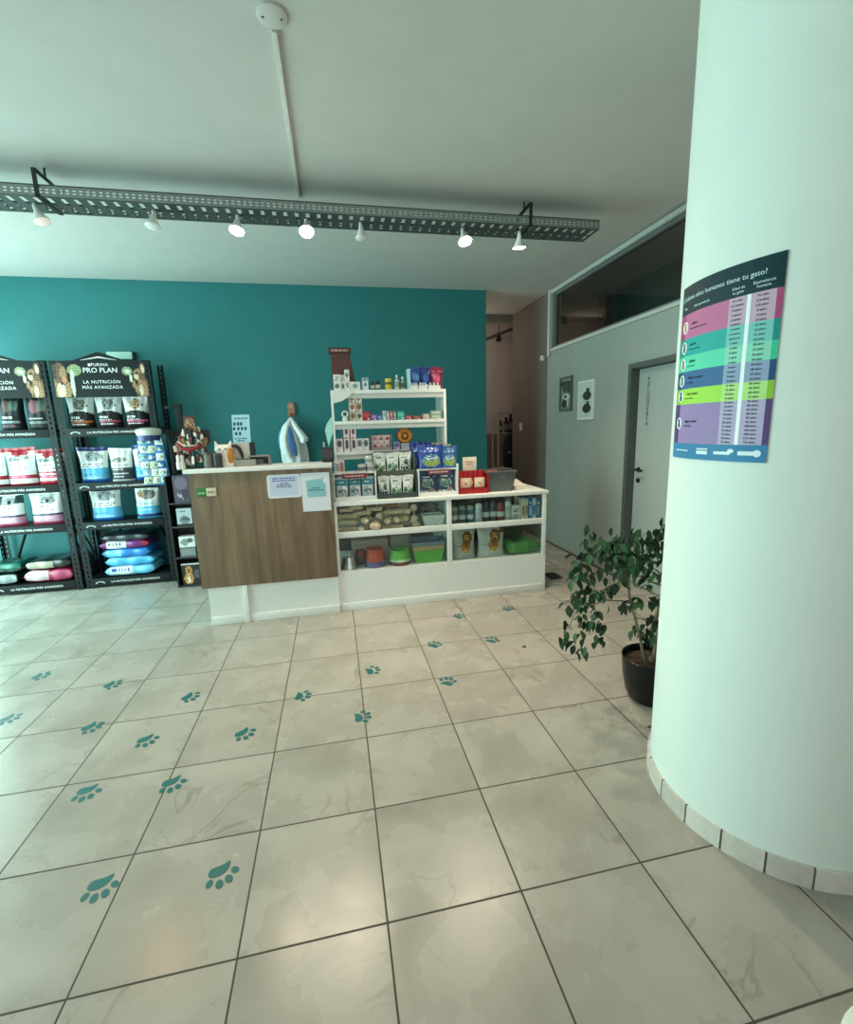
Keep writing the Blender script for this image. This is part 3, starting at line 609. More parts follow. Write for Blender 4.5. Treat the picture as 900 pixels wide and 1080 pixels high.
# ------------------------------------------------------------------ perforated metal racks
def post_bm(x, y, sx, h=2.27):
    """slotted angle post: one flange facing front, one going back"""
    b = B(RACK); n = int(h/.05)
    hole = lambda u, v: 'hole' if int(u*5) == 2 and int(v*n*4) % 4 in (1, 2) else RACK
    b.sheet(5, n*4, lambda u, v: Vector((x+sx*.060*u, y, h*v)), hole, th=.0025)
    b.sheet(5, n*4, lambda u, v: Vector((x, y+.045*u, h*v)), hole, th=.0025)
    return b
TXS = M('#c9cfcc', .5)
def rack(x0, x1, label, banner):
    y0, y1 = 4.36, 4.74
    t = thing('slotted_rack', ((x0+x1)/2, y0, 0), label, 'shelving rack', 'black slotted metal racks')
    for x, sx in ((x0, 1), (x1, -1)):
        part(post_bm(x, y0, sx), 'post', t, smooth=0)
        p2 = post_bm(x, y1, sx); 
        for v in p2.bm.verts: v.co.y = y1-(v.co.y-y1)
        part(p2, 'post', t, smooth=0)
    for z in SHZ:
        sh = part(B(RACK).box(x0+.005, x1-.005, y0+.008, y1-.008, z-.018, z).box(x0+.005, x1-.005, y1-.012, y1-.002, z-.07, z-.018), 'shelf', t)
        lip = part(B(M('#15191a', .6, spec=.25)).box(x0+.061, x1-.061, y0-.006, y0+.004, z-.072, z+.006, bev=.002), 'shelf_lip', sh)
        xc = (x0+x1)/2
        text('LA NUTRICIÓN MÁS AVANZADA', .030, TXW, t, (xc+.03, y0-.0065, z-.036), 'shelf_lettering', space=1.05, bold=1)
        b = B(TXS)
        for q in range(12):
            a0, a1 = PI*q/12, PI*(q+1)/12; c = Vector((x0+.13, y0-.0072, z-.046))
            r_ = lambda a, r: c+Vector((.045*math.cos(a)*r, 0, .022*math.sin(a)*r))
            b.loft([[r_(a, .7), r_(a, 1), r_(a, 1)+Vector((0, .0015, 0)), r_(a, .7)+Vector((0, .0015, 0))] for a in (a0, a1)])
        part(b, 'arch_mark', lip)
    # cross braces at the sides
    for x in (x0+.008, x1-.008):
        part(B(RACK).tube([(x, y0+.02, .68), (x, y1-.03, .13)], .010, 6), 'brace', t)
    part(B(RACK).tube([(x0+.05, y1-.02, .12), (x0+.28, y1-.02, .66)], .014, 6), 'brace', t)
    part(B(RACK).tube([(x1-.05, y1-.02, .12), (x1-.28, y1-.02, .66)], .014, 6), 'brace', t)
    hx0, hx1 = x0+.03, x1-.03; hw = hx1-hx0; HB = M('#10181a', .6, spec=.25); zb, zt = 1.925, 2.262
    hdr = part(B(HB).prism([(0, 0), (1, 0), (1, 1), (.78, 1.02), (.52, 1.24), (.48, 1.24), (.22, 1.02), (0, 1)], lambda u, v, s: Vector((hx0+hw*u, y0-.012+.010*s, zb+(zt-zb)*v))), 'header_board', t, smooth=0)
    # printed animals on the header
    tan, brn, crm, gry, dk = MOT('#a3794f', '#86603c', '#bd9668', '#6b4a30'), MOT('#6f482f', '#523422', '#8a6040', '#3f2a1d'), MOT('#d3bd9c', '#b99c76', '#e6d6bd'), MOT('#8d8778', '#6d685b'), MOT('#3a2a20', '#55402f', '#2a1e18')
    wht, olv = MOT('#d8d6cb', '#b7b89f', '#c9c9b4'), MOT('#7c8a5c', '#8f9a70', '#5f6d48', '#a7ae86')
    catp = [(.55, -.3, 1.1, .55, 'e', brn), (.62, -.1, .95, .50, 'e', tan), (.50, .45, .88, .82, 'e', tan), (.74, .62, .96, 1.0, 'e', brn), (.80, .68, .92, .95, 'e', crm), (.52, .50, .68, .66, 'e', crm), (.58, .64, .70, .72, 'e', dk), (.70, .46, .92, .70, 'e', brn), (.10, .62, .48, .88, 'e', olv), (.18, .68, .40, .80, 'e', wht), (.34, .42, .46, .66, 'e', wht), (.42, .24, .56, .48, 'e', tan), (.50, .10, .64, .32, 'e', tan), (.66, .0, .80, .34, 'e', crm)]
    dogp = [(-.1, -.2, .55, .62, 'e', tan), (.0, .30, .48, 1.0, 'e', brn), (.05, -.05, .36, .42, 'e', crm), (-.05, .5, .14, .95, 'e', dk), (.22, .50, .46, .88, 'e', tan), (.28, .40, .44, .60, 'e', MOT('#c8794a', '#a65a36', '#d99a70')), (.20, .36, .30, .46, 'e', dk), (.56, .0, .70, .70, 'e', wht), (.50, .62, 1.0, .95, 'e', olv), (.60, .5, .72, .8, 'e', wht)]
    def printed(u0, u1, items):
        pa = art('hole', items)
        b = B(HB); b.sheet(40, 40, lambda u, v: Vector((hx0+hw*(u0+(u1-u0)*u), y0-.0125, zb+.005+(zt-zb-.02)*v)), pa, th=.0008)
        part(b, 'printed_animal', hdr, smooth=0)
    printed(.70, 1.0, catp); printed(.0, .30, dogp)
    xm = (hx0+hx1)/2
    text('PURINA', .040, TXW, t, (xm, y0-.0128, zb+.302), 'brand_lettering', space=1.1, bold=1)
    b = B(TXW).box(xm-.098, xm-.078, y0-.0138, y0-.012, zb+.29, zb+.313); part(b, 'brand_square', hdr)
    text('PRO PLAN', .066, TXW, t, (xm, y0-.0128, zb+.250), 'brand_lettering', space=.98)
    text('LA NUTRICIÓN', .042, TXW, t, (xm, y0-.0128, zb+.142), 'slogan_lettering', space=1.15)
    text('MÁS AVANZADA', .042, TXW, t, (xm, y0-.0128, zb+.092), 'slogan_lettering', space=1.15)
    b = B(TXW).prism([(-.16, 0), (0, .034), (.16, 0), (.15, 0), (0, .022), (-.15, 0)], lambda u, v, s: Vector((xm+u, y0-.0138+.002*s, zb+.345+v))); part(b, 'roof_mark', hdr)
    return t
rack(-2.665, -1.795, 'black slotted metal rack with peaked banner, full of blue and white food bags', 1)
rack(-3.575, -2.700, 'black slotted metal rack at the left edge holding red and white food bags', 0)

em = thing('emergency_lamp', (-2.2, 4.8, 2.37), 'pale mint oblong wall lamp on the teal wall above the rack banner', 'wall lamp')
part(B(M('#1d2a2a', .5)).box(-2.325, -2.06, 4.765, 4.7995, 2.325, 2.42, bev=.016), 'housing', em)
part(B(M('#bfe6d8', .3)).box(-2.32, -2.075, 4.735, 4.765, 2.335, 2.413, bev=.014), 'diffuser', em)

fr = thing('black_frame_stand', (-1.70, 4.62, 0), 'empty black metal frame standing against the teal wall right of the racks', 'stand')
for x in (-1.765, -1.655): part(B(BLACKM).box(x-.03, x+.03, 4.60, 4.64, 0, 1.60 if x < -1.7 else 1.86, bev=.004), 'upright', fr)
part(B(BLACKM).box(-1.79, -1.685, 4.605, 4.635, 1.815, 1.85, bev=.003), 'top_bar', fr)
part(B(BLACKM).box(-1.735, -1.685, 4.605, 4.635, 1.50, 1.58, bev=.003), 'cross_bar', fr)
part(B(BLACKM).box(-1.735, -1.685, 4.605, 4.635, .70, .78, bev=.003), 'cross_bar', fr)

# ------------------------------------------------------------------ reception desk
FY = 3.06
dk = thing('reception_desk', (-.64, 3.35, 0), 'tall reception desk with brown wood-look front panel and white plinth', 'desk')
part(B(wood_mat()).box(-1.175, -.105, 3.015, 3.035, .322, 1.246, bev=.002), 'front_panel', dk)
part(B(WHITE).box(-1.205, -.095, 2.995, 3.36, 1.246, 1.276, bev=.003), 'top_ledge', dk)
part(B(WHITE).box(-1.14, -.102, FY-.02, FY, .06, 1.246).box(-1.14, -1.12, FY, 3.70, 0, 1.246).box(-1.12, -.13, 3.33, 3.35, .12, 1.246), 'carcass', dk)
part(B(WHITE).box(-1.135, -.872, FY-.005, FY+.015, .0, .06).box(-1.14, -.872, FY-.032, FY-.02, .0, .066, bev=.003).box(-.836, -.102, FY-.032, FY-.02, 0, .066, bev=.003), 'plinth_board', dk)
part(B(WHITE).box(-.872, -.836, FY-.045, FY-.018, 0, .322, bev=.004), 'corner_post', dk)
nt = thing('paper_notice', (-.477, 3.01, 1.02), 'white paper notice with rounded corners, wider than tall, on the wood desk panel', 'notice', 'paper notices on the desk panel')
PAPER = M('#e3e5ee', .6, var=.01)
def rrect(w, h, r, n=5):
    pts = []
    for cx, cy, a0 in ((w/2-r, h/2-r, 0), (-w/2+r, h/2-r, 90), (-w/2+r, -h/2+r, 180), (w/2-r, -h/2+r, 270)):
        for k in range(n+1):
            a = (a0+90*k/n)*DEG; pts.append((cx+r*math.cos(a), cy+r*math.sin(a)))
    return pts
part(B(PAPER).prism(rrect(.258, .188, .022), lambda u, v, s: Vector((-.477+u, 3.011+.003*s, 1.114+v))), 'sheet', nt)
part(B(M('#c9d3ea', .6, var=.02)).prism(rrect(.222, .152, .012), lambda u, v, s: Vector((-.477+u, 3.0103+.0012*s, 1.114+v))), 'inner_border', nt)
def lines(parent, mat, cx, cz, widths, h, gap, y=3.0095, name='print_line'):
    b = B(mat); rl_ = random.Random(int(cx*1000)+len(widths))
    for i, w in enumerate(widths):
        x = cx-w/2
        while x < cx+w/2-.006:
            ww = min(rl_.uniform(.012, .034), cx+w/2-x); b.box(x, x+ww, y, y+.001, cz-i*gap-h/2, cz-i*gap+h/2); x += ww+.006
    part(b, name, parent)
lines(nt, M('#5a519c', .6), -.477, 1.176, [.17, .18], .008, .017); lines(nt, M('#3c4658', .6), -.477, 1.138, [.06, .11, .12], .007, .015)
n2 = thing('paper_notice', (-.234, 3.01, .9), 'taller white paper notice with a pale teal block, right on the desk panel', 'notice', 'paper notices on the desk panel')
part(B(PAPER).box(-.346, -.122, 3.011, 3.014, .898, 1.21), 'sheet', n2)
part(B(M('#8fc4cd', .6, var=.03)).prism([(-.078, .07), (-.02, .082), (.055, .085), (.06, .05), (.078, .045), (.078, -.06), (-.07, -.062)], lambda u, v, s: Vector((-.232+u, 3.0098+.0014*s, 1.075+v))), 'teal_block', n2)
lines(n2, M('#3f7f8c', .6), -.232, 1.088, [.07, .12], .009, .018, y=3.009)
lines(n2, M('#8fc4cd', .6), -.175, 1.168, [.012], .014, .01, y=3.0095)
tg = thing('small_plate', (-1.056, 3.01, 1.065), 'small sign half green half cream at the upper left of the desk panel', 'sign')
part(B(M('#2f7a3c', .4)).box(-1.125, -1.058, 3.006, 3.0145, 1.066, 1.133, bev=.002), 'green_half', tg); part(B(M('#d8cfb6', .5)).box(-1.057, -.985, 3.006, 3.0145, 1.067, 1.13, bev=.002), 'cream_half', tg)
lines(tg, M('#a7d3a4', .5), -1.092, 1.092, [.046], .014, .01, y=3.0052); lines(tg, M('#84786a', .5), -1.021, 1.098, [.05], .016, .01, y=3.0052)

# ------------------------------------------------------------------ glazed display counter
X0, X1, YB, ZT = -.10, 1.80, 3.76, .948
dc = thing('display_counter', (.85, 3.38, 0), 'long low white display counter with four glazed compartments', 'display counter')
part(B(WHITE).box(X0, X1, FY, YB, .07, .352), 'base_cabinet', dc)
part(B(WHITE).box(X0, X1-.03, FY-.012, FY, .0, .066, bev=.003).box(X0, X1, FY, YB, 0, .07), 'skirting_board', dc)
part(B(WHITE).box(X0, X1+.02, FY-.012, YB, .916, ZT, bev=.003), 'counter_top', dc)
part(B(WHITE).box(X0, X1, FY+.02, YB-.012, .655, .672), 'inner_shelf', dc)
part(B(M('#585a55', .6)).box(X0, X1, YB-.012, YB, .352, .916), 'back_panel', dc, 'dark grey inside back')
for x0, x1 in ((X0, X0+.02), (.862, .905), (X1-.034, X1)): part(B(WHITE).box(x0, x1, FY-.004, FY+.03, .352, .916, bev=.002), 'upright', dc)
for x0, x1 in ((X0+.02, .862), (.905, X1-.034)):
    part(B(WHITE).box(x0, x1, FY-.002, FY+.02, .642, .694, bev=.002), 'rail', dc)
    for z0, z1 in ((.694, .916), (.352, .642)):
        part(B(CLEAR).box(x0-.003, x1+.003, FY+.008, FY+.012, z0-.003, z1+.003), 'glass_pane', dc)
part(B(WHITE).box(.88, .888, FY+.03, YB-.012, .352, .916), 'divider', dc)
part(B(CLEAR).box(X1-.012, X1-.008, FY+.03, YB-.012, .352, .916), 'glass_pane', dc)
part(B(WHITE).box(X1-.034, X1, YB-.03, YB, .352, .916), 'upright', dc)

# rawhide chews
BONE = M('#cdb592', .7, var=.12, scale=18); BONE2 = M('#dcc9a8', .7, var=.1, scale=18); BONE3 = M('#a57b48', .65, var=.15, scale=20)
FL1, FL0 = .673, .353
def bone(x, y, z, L, r, yaw, mat, label, tilt=0):
    t = thing('rawhide_chew', (x, y, z), label, 'dog chew', 'rawhide chews piled in the display counter')
    b = B(mat); n = 14; rings = []
    for i in range(n+1):
        s = i/n*2-1; rr = r*(.80+.45*max(0, abs(s)-.62)/.38*(1 if abs(s) < .9 else .8)); rr *= 1 if abs(s) < .98 else .6
        rings.append([Vector((s*L/2, rr*(1+.12*math.sin(3*k+4*s))*math.cos(2*PI*k/12), r*1.05+rr*(1+.1*math.cos(2*k+5*s))*math.sin(2*PI*k/12)*.95)) for k in range(12)])
    b.loft(rings); finish(b, 'twist', t, smooth=60)
    for s in (-1, 1):
        k = B(BONE2 if mat is BONE else BONE); k.sphere((s*L*.47, .35*r, r*1.15), r*.78, 1, 1, .95).sphere((s*L*.47, -.35*r, r*1.05), r*.78, 1, 1, .95); finish(k, 'knot', t, smooth=60)
    t.rotation_euler = (0, tilt, yaw)
BN = [(-.005, 3.13, 0, .15, .028, .05, BONE, 'long pale rawhide chew lowest in the left stack behind the glass'), (-.005, 3.14, .060, .15, .026, -.08, BONE2, 'pale rawhide chew second from the bottom of the left stack'),
      (.0, 3.13, .117, .15, .026, .06, BONE, 'pale rawhide chew third from the bottom of the left stack'), (.0, 3.135, .174, .11, .022, .1, BONE2, 'short pale rawhide chew topping the left stack'),
      (.135, 3.12, 0, .07, .028, .9, BONE, 'stubby rawhide chew at the foot between the left stack and the coiled one'), (.24, 3.12, 0, .08, .045, 1.35, BONE2, 'coiled round rawhide chew end-on near the shelf'),
      (.17, 3.13, .066, .09, .032, 1.1, BONE, 'knotted rawhide chew end-on above the stubby one'), (.135, 3.14, .133, .13, .024, .2, BONE2, 'rawhide chew lying across the upper left of the pile'),
      (.39, 3.12, 0, .16, .023, -.1, BONE, 'long rawhide chew flat on the shelf right of the coil'), (.355, 3.125, .052, .08, .028, 1.2, BONE2, 'plump rawhide chew on the flat one, left of centre'),
      (.465, 3.125, .052, .10, .033, .5, BONE, 'big bone-shaped rawhide chew right of the plump one'), (.30, 3.14, .098, .08, .030, .9, BONE, 'rawhide chew leaning above the coil'),
      (.39, 3.13, .128, .12, .024, .2, BONE2, 'rawhide chew across the top right of the pile'), (.50, 3.13, .126, .08, .028, -.3, BONE, 'rounded rawhide chew uppermost at the right of the pile'),
      (.24, 3.14, .165, .11, .022, -.15, BONE, 'rawhide chew just under the brown chews'), (.36, 3.20, .178, .20, .020, .08, BONE3, 'brown roasted chew lying on top of the pile'), (.25, 3.24, .19, .14, .018, -.1, BONE3, 'darker brown chew behind the top of the pile')]
BN += [(.08, 3.14, .185, .10, .024, .3, BONE2, 'rawhide chew filling the top left of the pile under the counter top'), (.55, 3.23, 0, .12, .030, .2, BONE, 'rawhide chew flat behind the tall knotted one'), (.06, 3.22, .06, .12, .030, .4, BONE2, 'rawhide chew in the dark behind the left stack'),
       (.30, 3.22, .04, .14, .034, .5, BONE2, 'rawhide chew behind the coiled one'), (.44, 3.22, .11, .13, .032, -.4, BONE, 'rawhide chew behind the big bone-shaped one'), (.16, 3.24, .16, .13, .026, .2, BONE3, 'brown chew behind the upper left of the pile')]
for x, y, z, L, r, yw, m_, l in BN: bone(x, y, FL1+z, L, r, yw, m_, l)
tall = thing('rope_chew', (.585, 3.15, FL1), 'tall pale knotted chew standing right of the chew pile', 'dog chew')
b = B(BONE2); b.tube([(.585, 3.15, FL1), (.578, 3.15, FL1+.05), (.592, 3.15, FL1+.10), (.585, 3.15, FL1+.15)], [.03, .034, .032, .028], 12); part(b, 'shaft', tall, smooth=60)
part(B(BONE2).sphere((.585, 3.15, FL1+.175), .034), 'top_knot', tall, smooth=60); part(B(BONE).sphere((.60, 3.14, FL1+.03), .04, 1, .9, .7), 'foot_knot', tall, smooth=60)
single(B(M('#c4b795', .5)).box(.36, .56, 3.26, 3.40, FL1, FL1+.215, bev=.006), 'cream_box', 'plain cream box behind the pile of chews', 'box', loc=(.46, 3.3, FL1))
cg = thing('chew_bag', (.74, 3.36, FL1), 'clear bag of mottled grey chews behind the white basket', 'bag')
b = B(M('#8c8a80', .4, var=.2)); rs = random.Random(9)
for k in range(14): b.sphere((.68+rs.uniform(0, .16), 3.30+rs.uniform(0, .08), FL1+.03+rs.uniform(0, .15)), .03, 1, 1, .8, 8, 6)
part(b, 'chews', cg, smooth=60)
# white lattice basket
wb = thing('plastic_basket', (.755, 3.17, FL1), 'small white latticed plastic basket behind the counter glass', 'basket')
BW = M('#dfe6e2', .4, var=.03)
def basket(t, cx, cy, z, w, d, h, mat, rows, cols, fl=.78, slotrows=None, rim=.012):
    def ringp(v):
        k = fl+(1-fl)*v; return w/2*k, d/2*k
    for nm, f in (('front_wall', lambda u, v: (cx+(2*u-1)*ringp(v)[0], cy-ringp(v)[1])), ('back_wall', lambda u, v: (cx+(2*u-1)*ringp(v)[0], cy+ringp(v)[1])),
                  ('side_wall', lambda u, v: (cx-ringp(v)[0], cy+(2*u-1)*ringp(v)[1])), ('side_wall', lambda u, v: (cx+ringp(v)[0], cy+(2*u-1)*ringp(v)[1]))):
        cc = cols*2+1; rr = rows*2+1
        b = B(mat); b.sheet(cc, rr, lambda u, v: Vector((*f(u, v), z+.003+(h-.003)*v)), (lambda u, v: 'hole' if int(u*cc) % 2 and int(v*rr) % 2 else mat) if slotrows is None else slotrows(cc, rr, mat), th=.003)
        part(b, nm, t, smooth=20)
    k0 = ringp(0); part(B(mat).box(cx-k0[0], cx+k0[0], cy-k0[1], cy+k0[1], z, z+.005), 'bottom', t)
    b = B(mat); k1 = ringp(1)
    b.tube([(cx-k1[0], cy-k1[1], z+h), (cx+k1[0], cy-k1[1], z+h), (cx+k1[0], cy+k1[1], z+h), (cx-k1[0], cy+k1[1], z+h), (cx-k1[0], cy-k1[1], z+h)], rim/2, 8); part(b, 'rim', t)
basket(wb, .755, 3.17, FL1, .19, .15, .10, BW, 5, 9)
# bowls
STEEL = M('#c6c8c6', .18, metal=1, var=.04)
def bowl(x, y, z, r, h, mat, name, label, grp, band=None, flip=False):
    t = thing(name, (x, y, z), label, 'pet bowl', grp)
    p = [(r, 0), (r*.98, h*.2), (r*.86, h*.9), (r*.84, h), (r*.78, h*.97), (r*.70, h*.35), (0, h*.30)]
    part(B(mat).lathe(p, (x, y, z), 28), 'bowl_body', t)
    if band: part(B(band).lathe([(r+.001, .0), (r+.003, .004), (r*.985+.002, h*.22), (r*.985, h*.22)], (x, y, z), 28, cap0=False, cap1=False), 'base_band', t)
    return t
GBW = 'pet bowls stacked in the lower compartment'
RB = M('#c2482a', .35); GBM = M('#57b53a', .35); LIL = M('#6a5a96', .4); PGRN = M('#b9d9b0', .4); MAR = M('#7c3a34', .4)
bowl(.0, 3.155, FL0, .074, .055, STEEL, 'steel_bowl', 'shiny steel pet bowl on the shelf at the left of the lower compartment', GBW)
bowl(.0, 3.155, FL0+.056, .060, .045, STEEL, 'steel_bowl', 'smaller steel pet bowl stacked on the larger steel bowl', GBW)
bowl(.105, 3.26, FL0+.075, .052, .05, M('#7e3a33', .4), 'plastic_bowl', 'small maroon pet bowl on the grey tub left of the orange-red bowl', GBW)
single(B(M('#3b3534', .5)).lathe([(.05, 0), (.052, .07), (.05, .0745)], (.105, 3.26, FL0), 24), 'grey_tub', 'dark grey tub under the small maroon bowl', 'tub', loc=(.105, 3.26, FL0))
bowl(.225, 3.16, FL0, .095, .05, LIL, 'plastic_bowl', 'lilac pet bowl under the orange-red bowl', GBW)
bowl(.225, 3.16, FL0+.051, .088, .105, RB, 'plastic_bowl', 'orange-red ribbed pet bowl', GBW)
bowl(.445, 3.16, FL0, .100, .03, MAR, 'plastic_bowl', 'flat maroon pet bowl under the green bowl', GBW)
bowl(.445, 3.16, FL0+.031, .097, .10, GBM, 'plastic_bowl', 'bright green pet bowl with pale base band', GBW, band=PGRN)
single(B(M('#bdb1a8', .6)).box(.03, .36, 3.30, 3.42, FL0, FL0+.20, bev=.004), 'beige_carton', 'beige carton behind the orange-red bowl', 'carton', loc=(.2, 3.36, FL0))
single(B(M('#9aa396', .6)).box(.39, .57, 3.32, 3.44, FL0, FL0+.215, bev=.004), 'grey_carton', 'grey-green carton behind the bright green bowl', 'carton', loc=(.48, 3.38, FL0))
cr = thing('litter_tray', (.70, 3.19, FL0), 'stack of open trays, apple green outside with a blue-grey rim', 'litter tray')
def tray(t, cx, cy, z, w, d, h, mat, nm, k=.86):
    o = [(-1, -1), (1, -1), (1, 1), (-1, 1)]
    R_ = lambda f, zz: [Vector((cx+a*w/2*f, cy+c_*d/2*f, zz)) for a, c_ in o]
    b = B(mat).loft([R_(k, z), R_(1, z+h), R_(1.04, z+h), R_(1.04, z+h+.006), R_(.985, z+h+.006), R_(k*.97, z+.006)]); part(b, nm, t, smooth=20)
tray(cr, .70, 3.20, FL0, .275, .20, .105, GBM, 'lower_tray'); tray(cr, .70, 3.20, FL0+.112, .285, .205, .035, M('#b6a36a', .4), 'cream_tray', .97); tray(cr, .70, 3.20, FL0+.154, .29, .21, .03, M('#6f86a0', .4), 'upper_tray', .96)
# spray cans
def can(x, y, z, r, h, body, cap, label, grp='spray cans and bottles in the display counter'):
    t = thing('spray_can', (x, y, z), label, 'spray can', grp)
    part(B(body).lathe([(r*.95, 0), (r, .004), (r, h*.74), (r*.92, h*.78)], (x, y, z), 18), 'can_body', t)
    part(B(cap).lathe([(r*.93, h*.76), (r*.93, h*.9), (r*.75, h*.97), (r*.3, h), (0, h)], (x, y, z), 18), 'cap', t)
    part(B(M('#c9ced0', .4)).lathe([(r+.0006, h*.28), (r+.0006, h*.52)], (x, y, z), 18, cap0=False, cap1=False), 'label_band', t)
DKG = M('#4c5f60', .4); DKT = M('#2f6470', .4); SIL = M('#b9c4cf', .3, metal=.3); CHAR = M('#3d4247', .4); WIN = M('#8e3345', .35); WHT = M('#dfe4e0', .35)
for x, y, r, h, bo, ca, l in ((.955, 3.15, .032, .165, DKG, M('#8a9896', .4), 'grey-green spray can, leftmost in the right upper compartment'), (1.025, 3.14, .034, .17, DKG, M('#93a09e', .4), 'grey-green spray can second from the left'), (1.10, 3.14, .034, .168, DKT, M('#9aa8ab', .4), 'dark teal spray can third from the left'),
    (1.175, 3.13, .034, .185, SIL, WHT, 'white and silver spray can standing out in the row'), (1.25, 3.15, .034, .19, CHAR, CHAR, 'charcoal spray can right of the white and silver one'), (1.32, 3.15, .034, .19, CHAR, M('#55595c', .4), 'charcoal spray can left of the wine-red one'),
    (1.385, 3.135, .033, .185, WIN, WIN, 'wine-red spray can in the middle of the right upper compartment'), (1.455, 3.13, .031, .185, M('#b8bfb6', .35), WHT, 'white-capped pale spray can right of the wine-red one')): can(x, y, FL1, r, h, bo, ca, l)
for x, r, h, bo, l in ((.99, .033, .22, CHAR, 'dark tall bottle in the back row, left'), (1.13, .033, .225, M('#2d3a37', .4), 'dark tall bottle in the back row, behind the teal can'), (1.29, .033, .225, M('#3a3436', .4), 'dark tall bottle in the back row, behind the charcoal cans'), (1.37, .033, .23, M('#4a2b33', .4), 'dark red tall bottle in the back row')): can(x, 3.27, FL1, r, h, bo, bo, l)

def carton(name, x, y, z, w, d, h, base, items, label, cat, grp=None, rz=0, n=(14, 16), lid=None):
    """printed carton: front (and sides) carry the print, flaps on top"""
    t = thing(name, (x, y, z), label, cat, grp); pa = art(base, items)
    b = B(base); b.box(-w/2, w/2, -d/2+.0012, d/2, 0, h, bev=min(.003, w*.05))
    finish(b, 'carton_body', t)
    f = B(); f.sheet(*n, lambda u, v: Vector(((u-.5)*w*.985, -d/2+.0004, h*(.008+.984*v))), pa, th=.0008); finish(f, 'front_print', t, smooth=0)
    k = B(lid or base).box(-w*.49, w*.49, -d*.49, -d*.01, h, h+.0012).box(-w*.49, w*.49, .01*d, d*.49, h, h+.0012); finish(k, 'top_flap', t, smooth=0)
    t.rotation_euler = (0, 0, rz)
    return t
WB_, INKG = M('#dfe3df', .5), M('#6b7275', .6)
carton('white_carton', 1.525, 3.13, FL1, .082, .05, .145, WB_, [(.2, .55, .8, .8, 't', INKG), (.15, .1, .85, .45, 'r', M('#aab4b4', .5))], 'small white carton right of the pale spray can', 'carton', 'cartons and slim boxes in the display counter')
SB = 'cartons and slim boxes in the display counter'
for x, w, h, c1, c2, l in ((1.585, .028, .205, '#d6cdb8', '#9a6b4a', 'cream slim box beside the small white carton'), (1.617, .026, .205, '#c6c3b4', '#7a8a6a', 'grey-cream slim box just left of the blue ones'), (1.652, .034, .205, '#2b62a4', '#9ec2e0', 'blue slim box, leftmost of the blue ones'), (1.69, .034, .205, '#b9cbe0', '#2f6fb0', 'pale blue slim box between blue ones'),
                        (1.729, .036, .20, '#2f5d8c', '#7aa08f', 'blue-green slim box near the right counter upright')):
    carton('slim_box', x, 3.14, FL1, w, .13, h, M(c1, .45), [(.1, .25, .9, .7, 'r', M(c2, .5)), (.1, .78, .9, .9, 't', M('#eef0ee', .5))], l, 'box', SB, n=(6, 16))
carton('slim_box', 1.50, 3.26, FL1, .06, .06, .215, M('#7d8a78', .5), [(.1, .5, .9, .9, 'e', M('#c9cfbf', .5))], 'grey-green box behind the small white carton', 'box', SB)
carton('slim_box', 1.70, 3.30, FL1, .10, .06, .225, M('#5f7f86', .5), [(.1, .5, .9, .9, 'r', M('#8fb0b0', .5))], 'teal-grey box behind the blue slim boxes', 'box', SB)
# dog-food bags at the bottom
dogp = lambda x: [(.35+x, .25, .78+x, .62, 'e', MOT('#a86d2c', '#7e4f1f', '#c48a40')), (.42+x, .5, .85+x, .95, 'e', MOT('#8a5526', '#66401c', '#a8712f', '#4a2d14')), (.5+x, .6, .75+x, .85, 'e', MOT('#c98a3e', '#a06a2a', '#dba85c')), (.54+x, .72, .58+x, .77, 'r', TXD), (.66+x, .72, .70+x, .77, 'r', TXD), (.57+x, .6, .66+x, .67, 'e', M('#3a2618', .6)), (.45+x, .2, .7+x, .36, 'e', MOT('#d9a436', '#b5842a', '#e6bd62')), (.08, .42, .4, .45, 't', INKG), (.3, .1, .8, .13, 't', INKG)]
place(pouch('dog_food_bag', .225, .265, .10, 'white bag with a brown dog print, left one in the lower right compartment', 'pet food bag', 'white bags with dog prints in the counter', dogp(0), M('#b9bdba', .45), -.02), 1.035, 3.16, FL0)
place(pouch('dog_food_bag', .26, .27, .10, 'wider white bag with a brown dog print, beside the green bag in the counter', 'pet food bag', 'white bags with dog prints in the counter', dogp(0)+[(.8, .8, 1, 1, 'r', M('#6b4a42', .5))], M('#c6cac6', .45), .0), 1.295, 3.15, FL0)
gb = pillow('green_bag', .33, .20, .13, 'translucent green packed bag lying in the lower right compartment', 'bag', None, M('#3f8a3e', .3, coat=.5), [(.1, .3, .6, .7, 'r', M('#5aa257', .35))], 1.60, 3.20, FL0, .1, .02)
single(B(M('#2c4a35', .6)).box(1.46, 1.72, 3.40, 3.5, FL0, FL0+.24, bev=.005), 'dark_green_box', 'dark green box behind the green packed bag', 'box', loc=(1.59, 3.45, FL0))

# ------------------------------------------------------------------ counter-top displays
def dispenser(name, x0, x1, y0, y1, z, h, frame, label, items, header=None, sach=None, n=3, base=None, tilt=.0):
    t = thing(name, ((x0+x1)/2, y0, z), label, 'counter display')
    th = .012
    part(B(frame).box(x0, x0+th, y0, y1, z, z+h, bev=.001).box(x1-th, x1, y0, y1, z, z+h, bev=.001).box(x0, x1, y1-th, y1, z, z+h).box(x0+th, x1-th, y0+.004, y1-th, z, z+.012).box(x0+th, x1-th, y0, y0+.006, z, z+.035).box(x0+th, x1-th, y0+.02, y1-th, z+h-.010, z+h), 'tray_body', t)
    if header:
        c, u0, u1 = header; xm0 = x0+(x1-x0)*u0; xm1 = x0+(x1-x0)*u1
        hb = part(B(c).box(xm0, xm1, y0-.002, y0+.004, z+h-.046, z+h-.006, bev=.001), 'header_strip', t)
        lines(t, M('#d9c9c2', .6), (xm0+xm1)/2, z+h-.026, [(xm1-xm0)*.8], .010, .01, y=y0-.003)
    return t
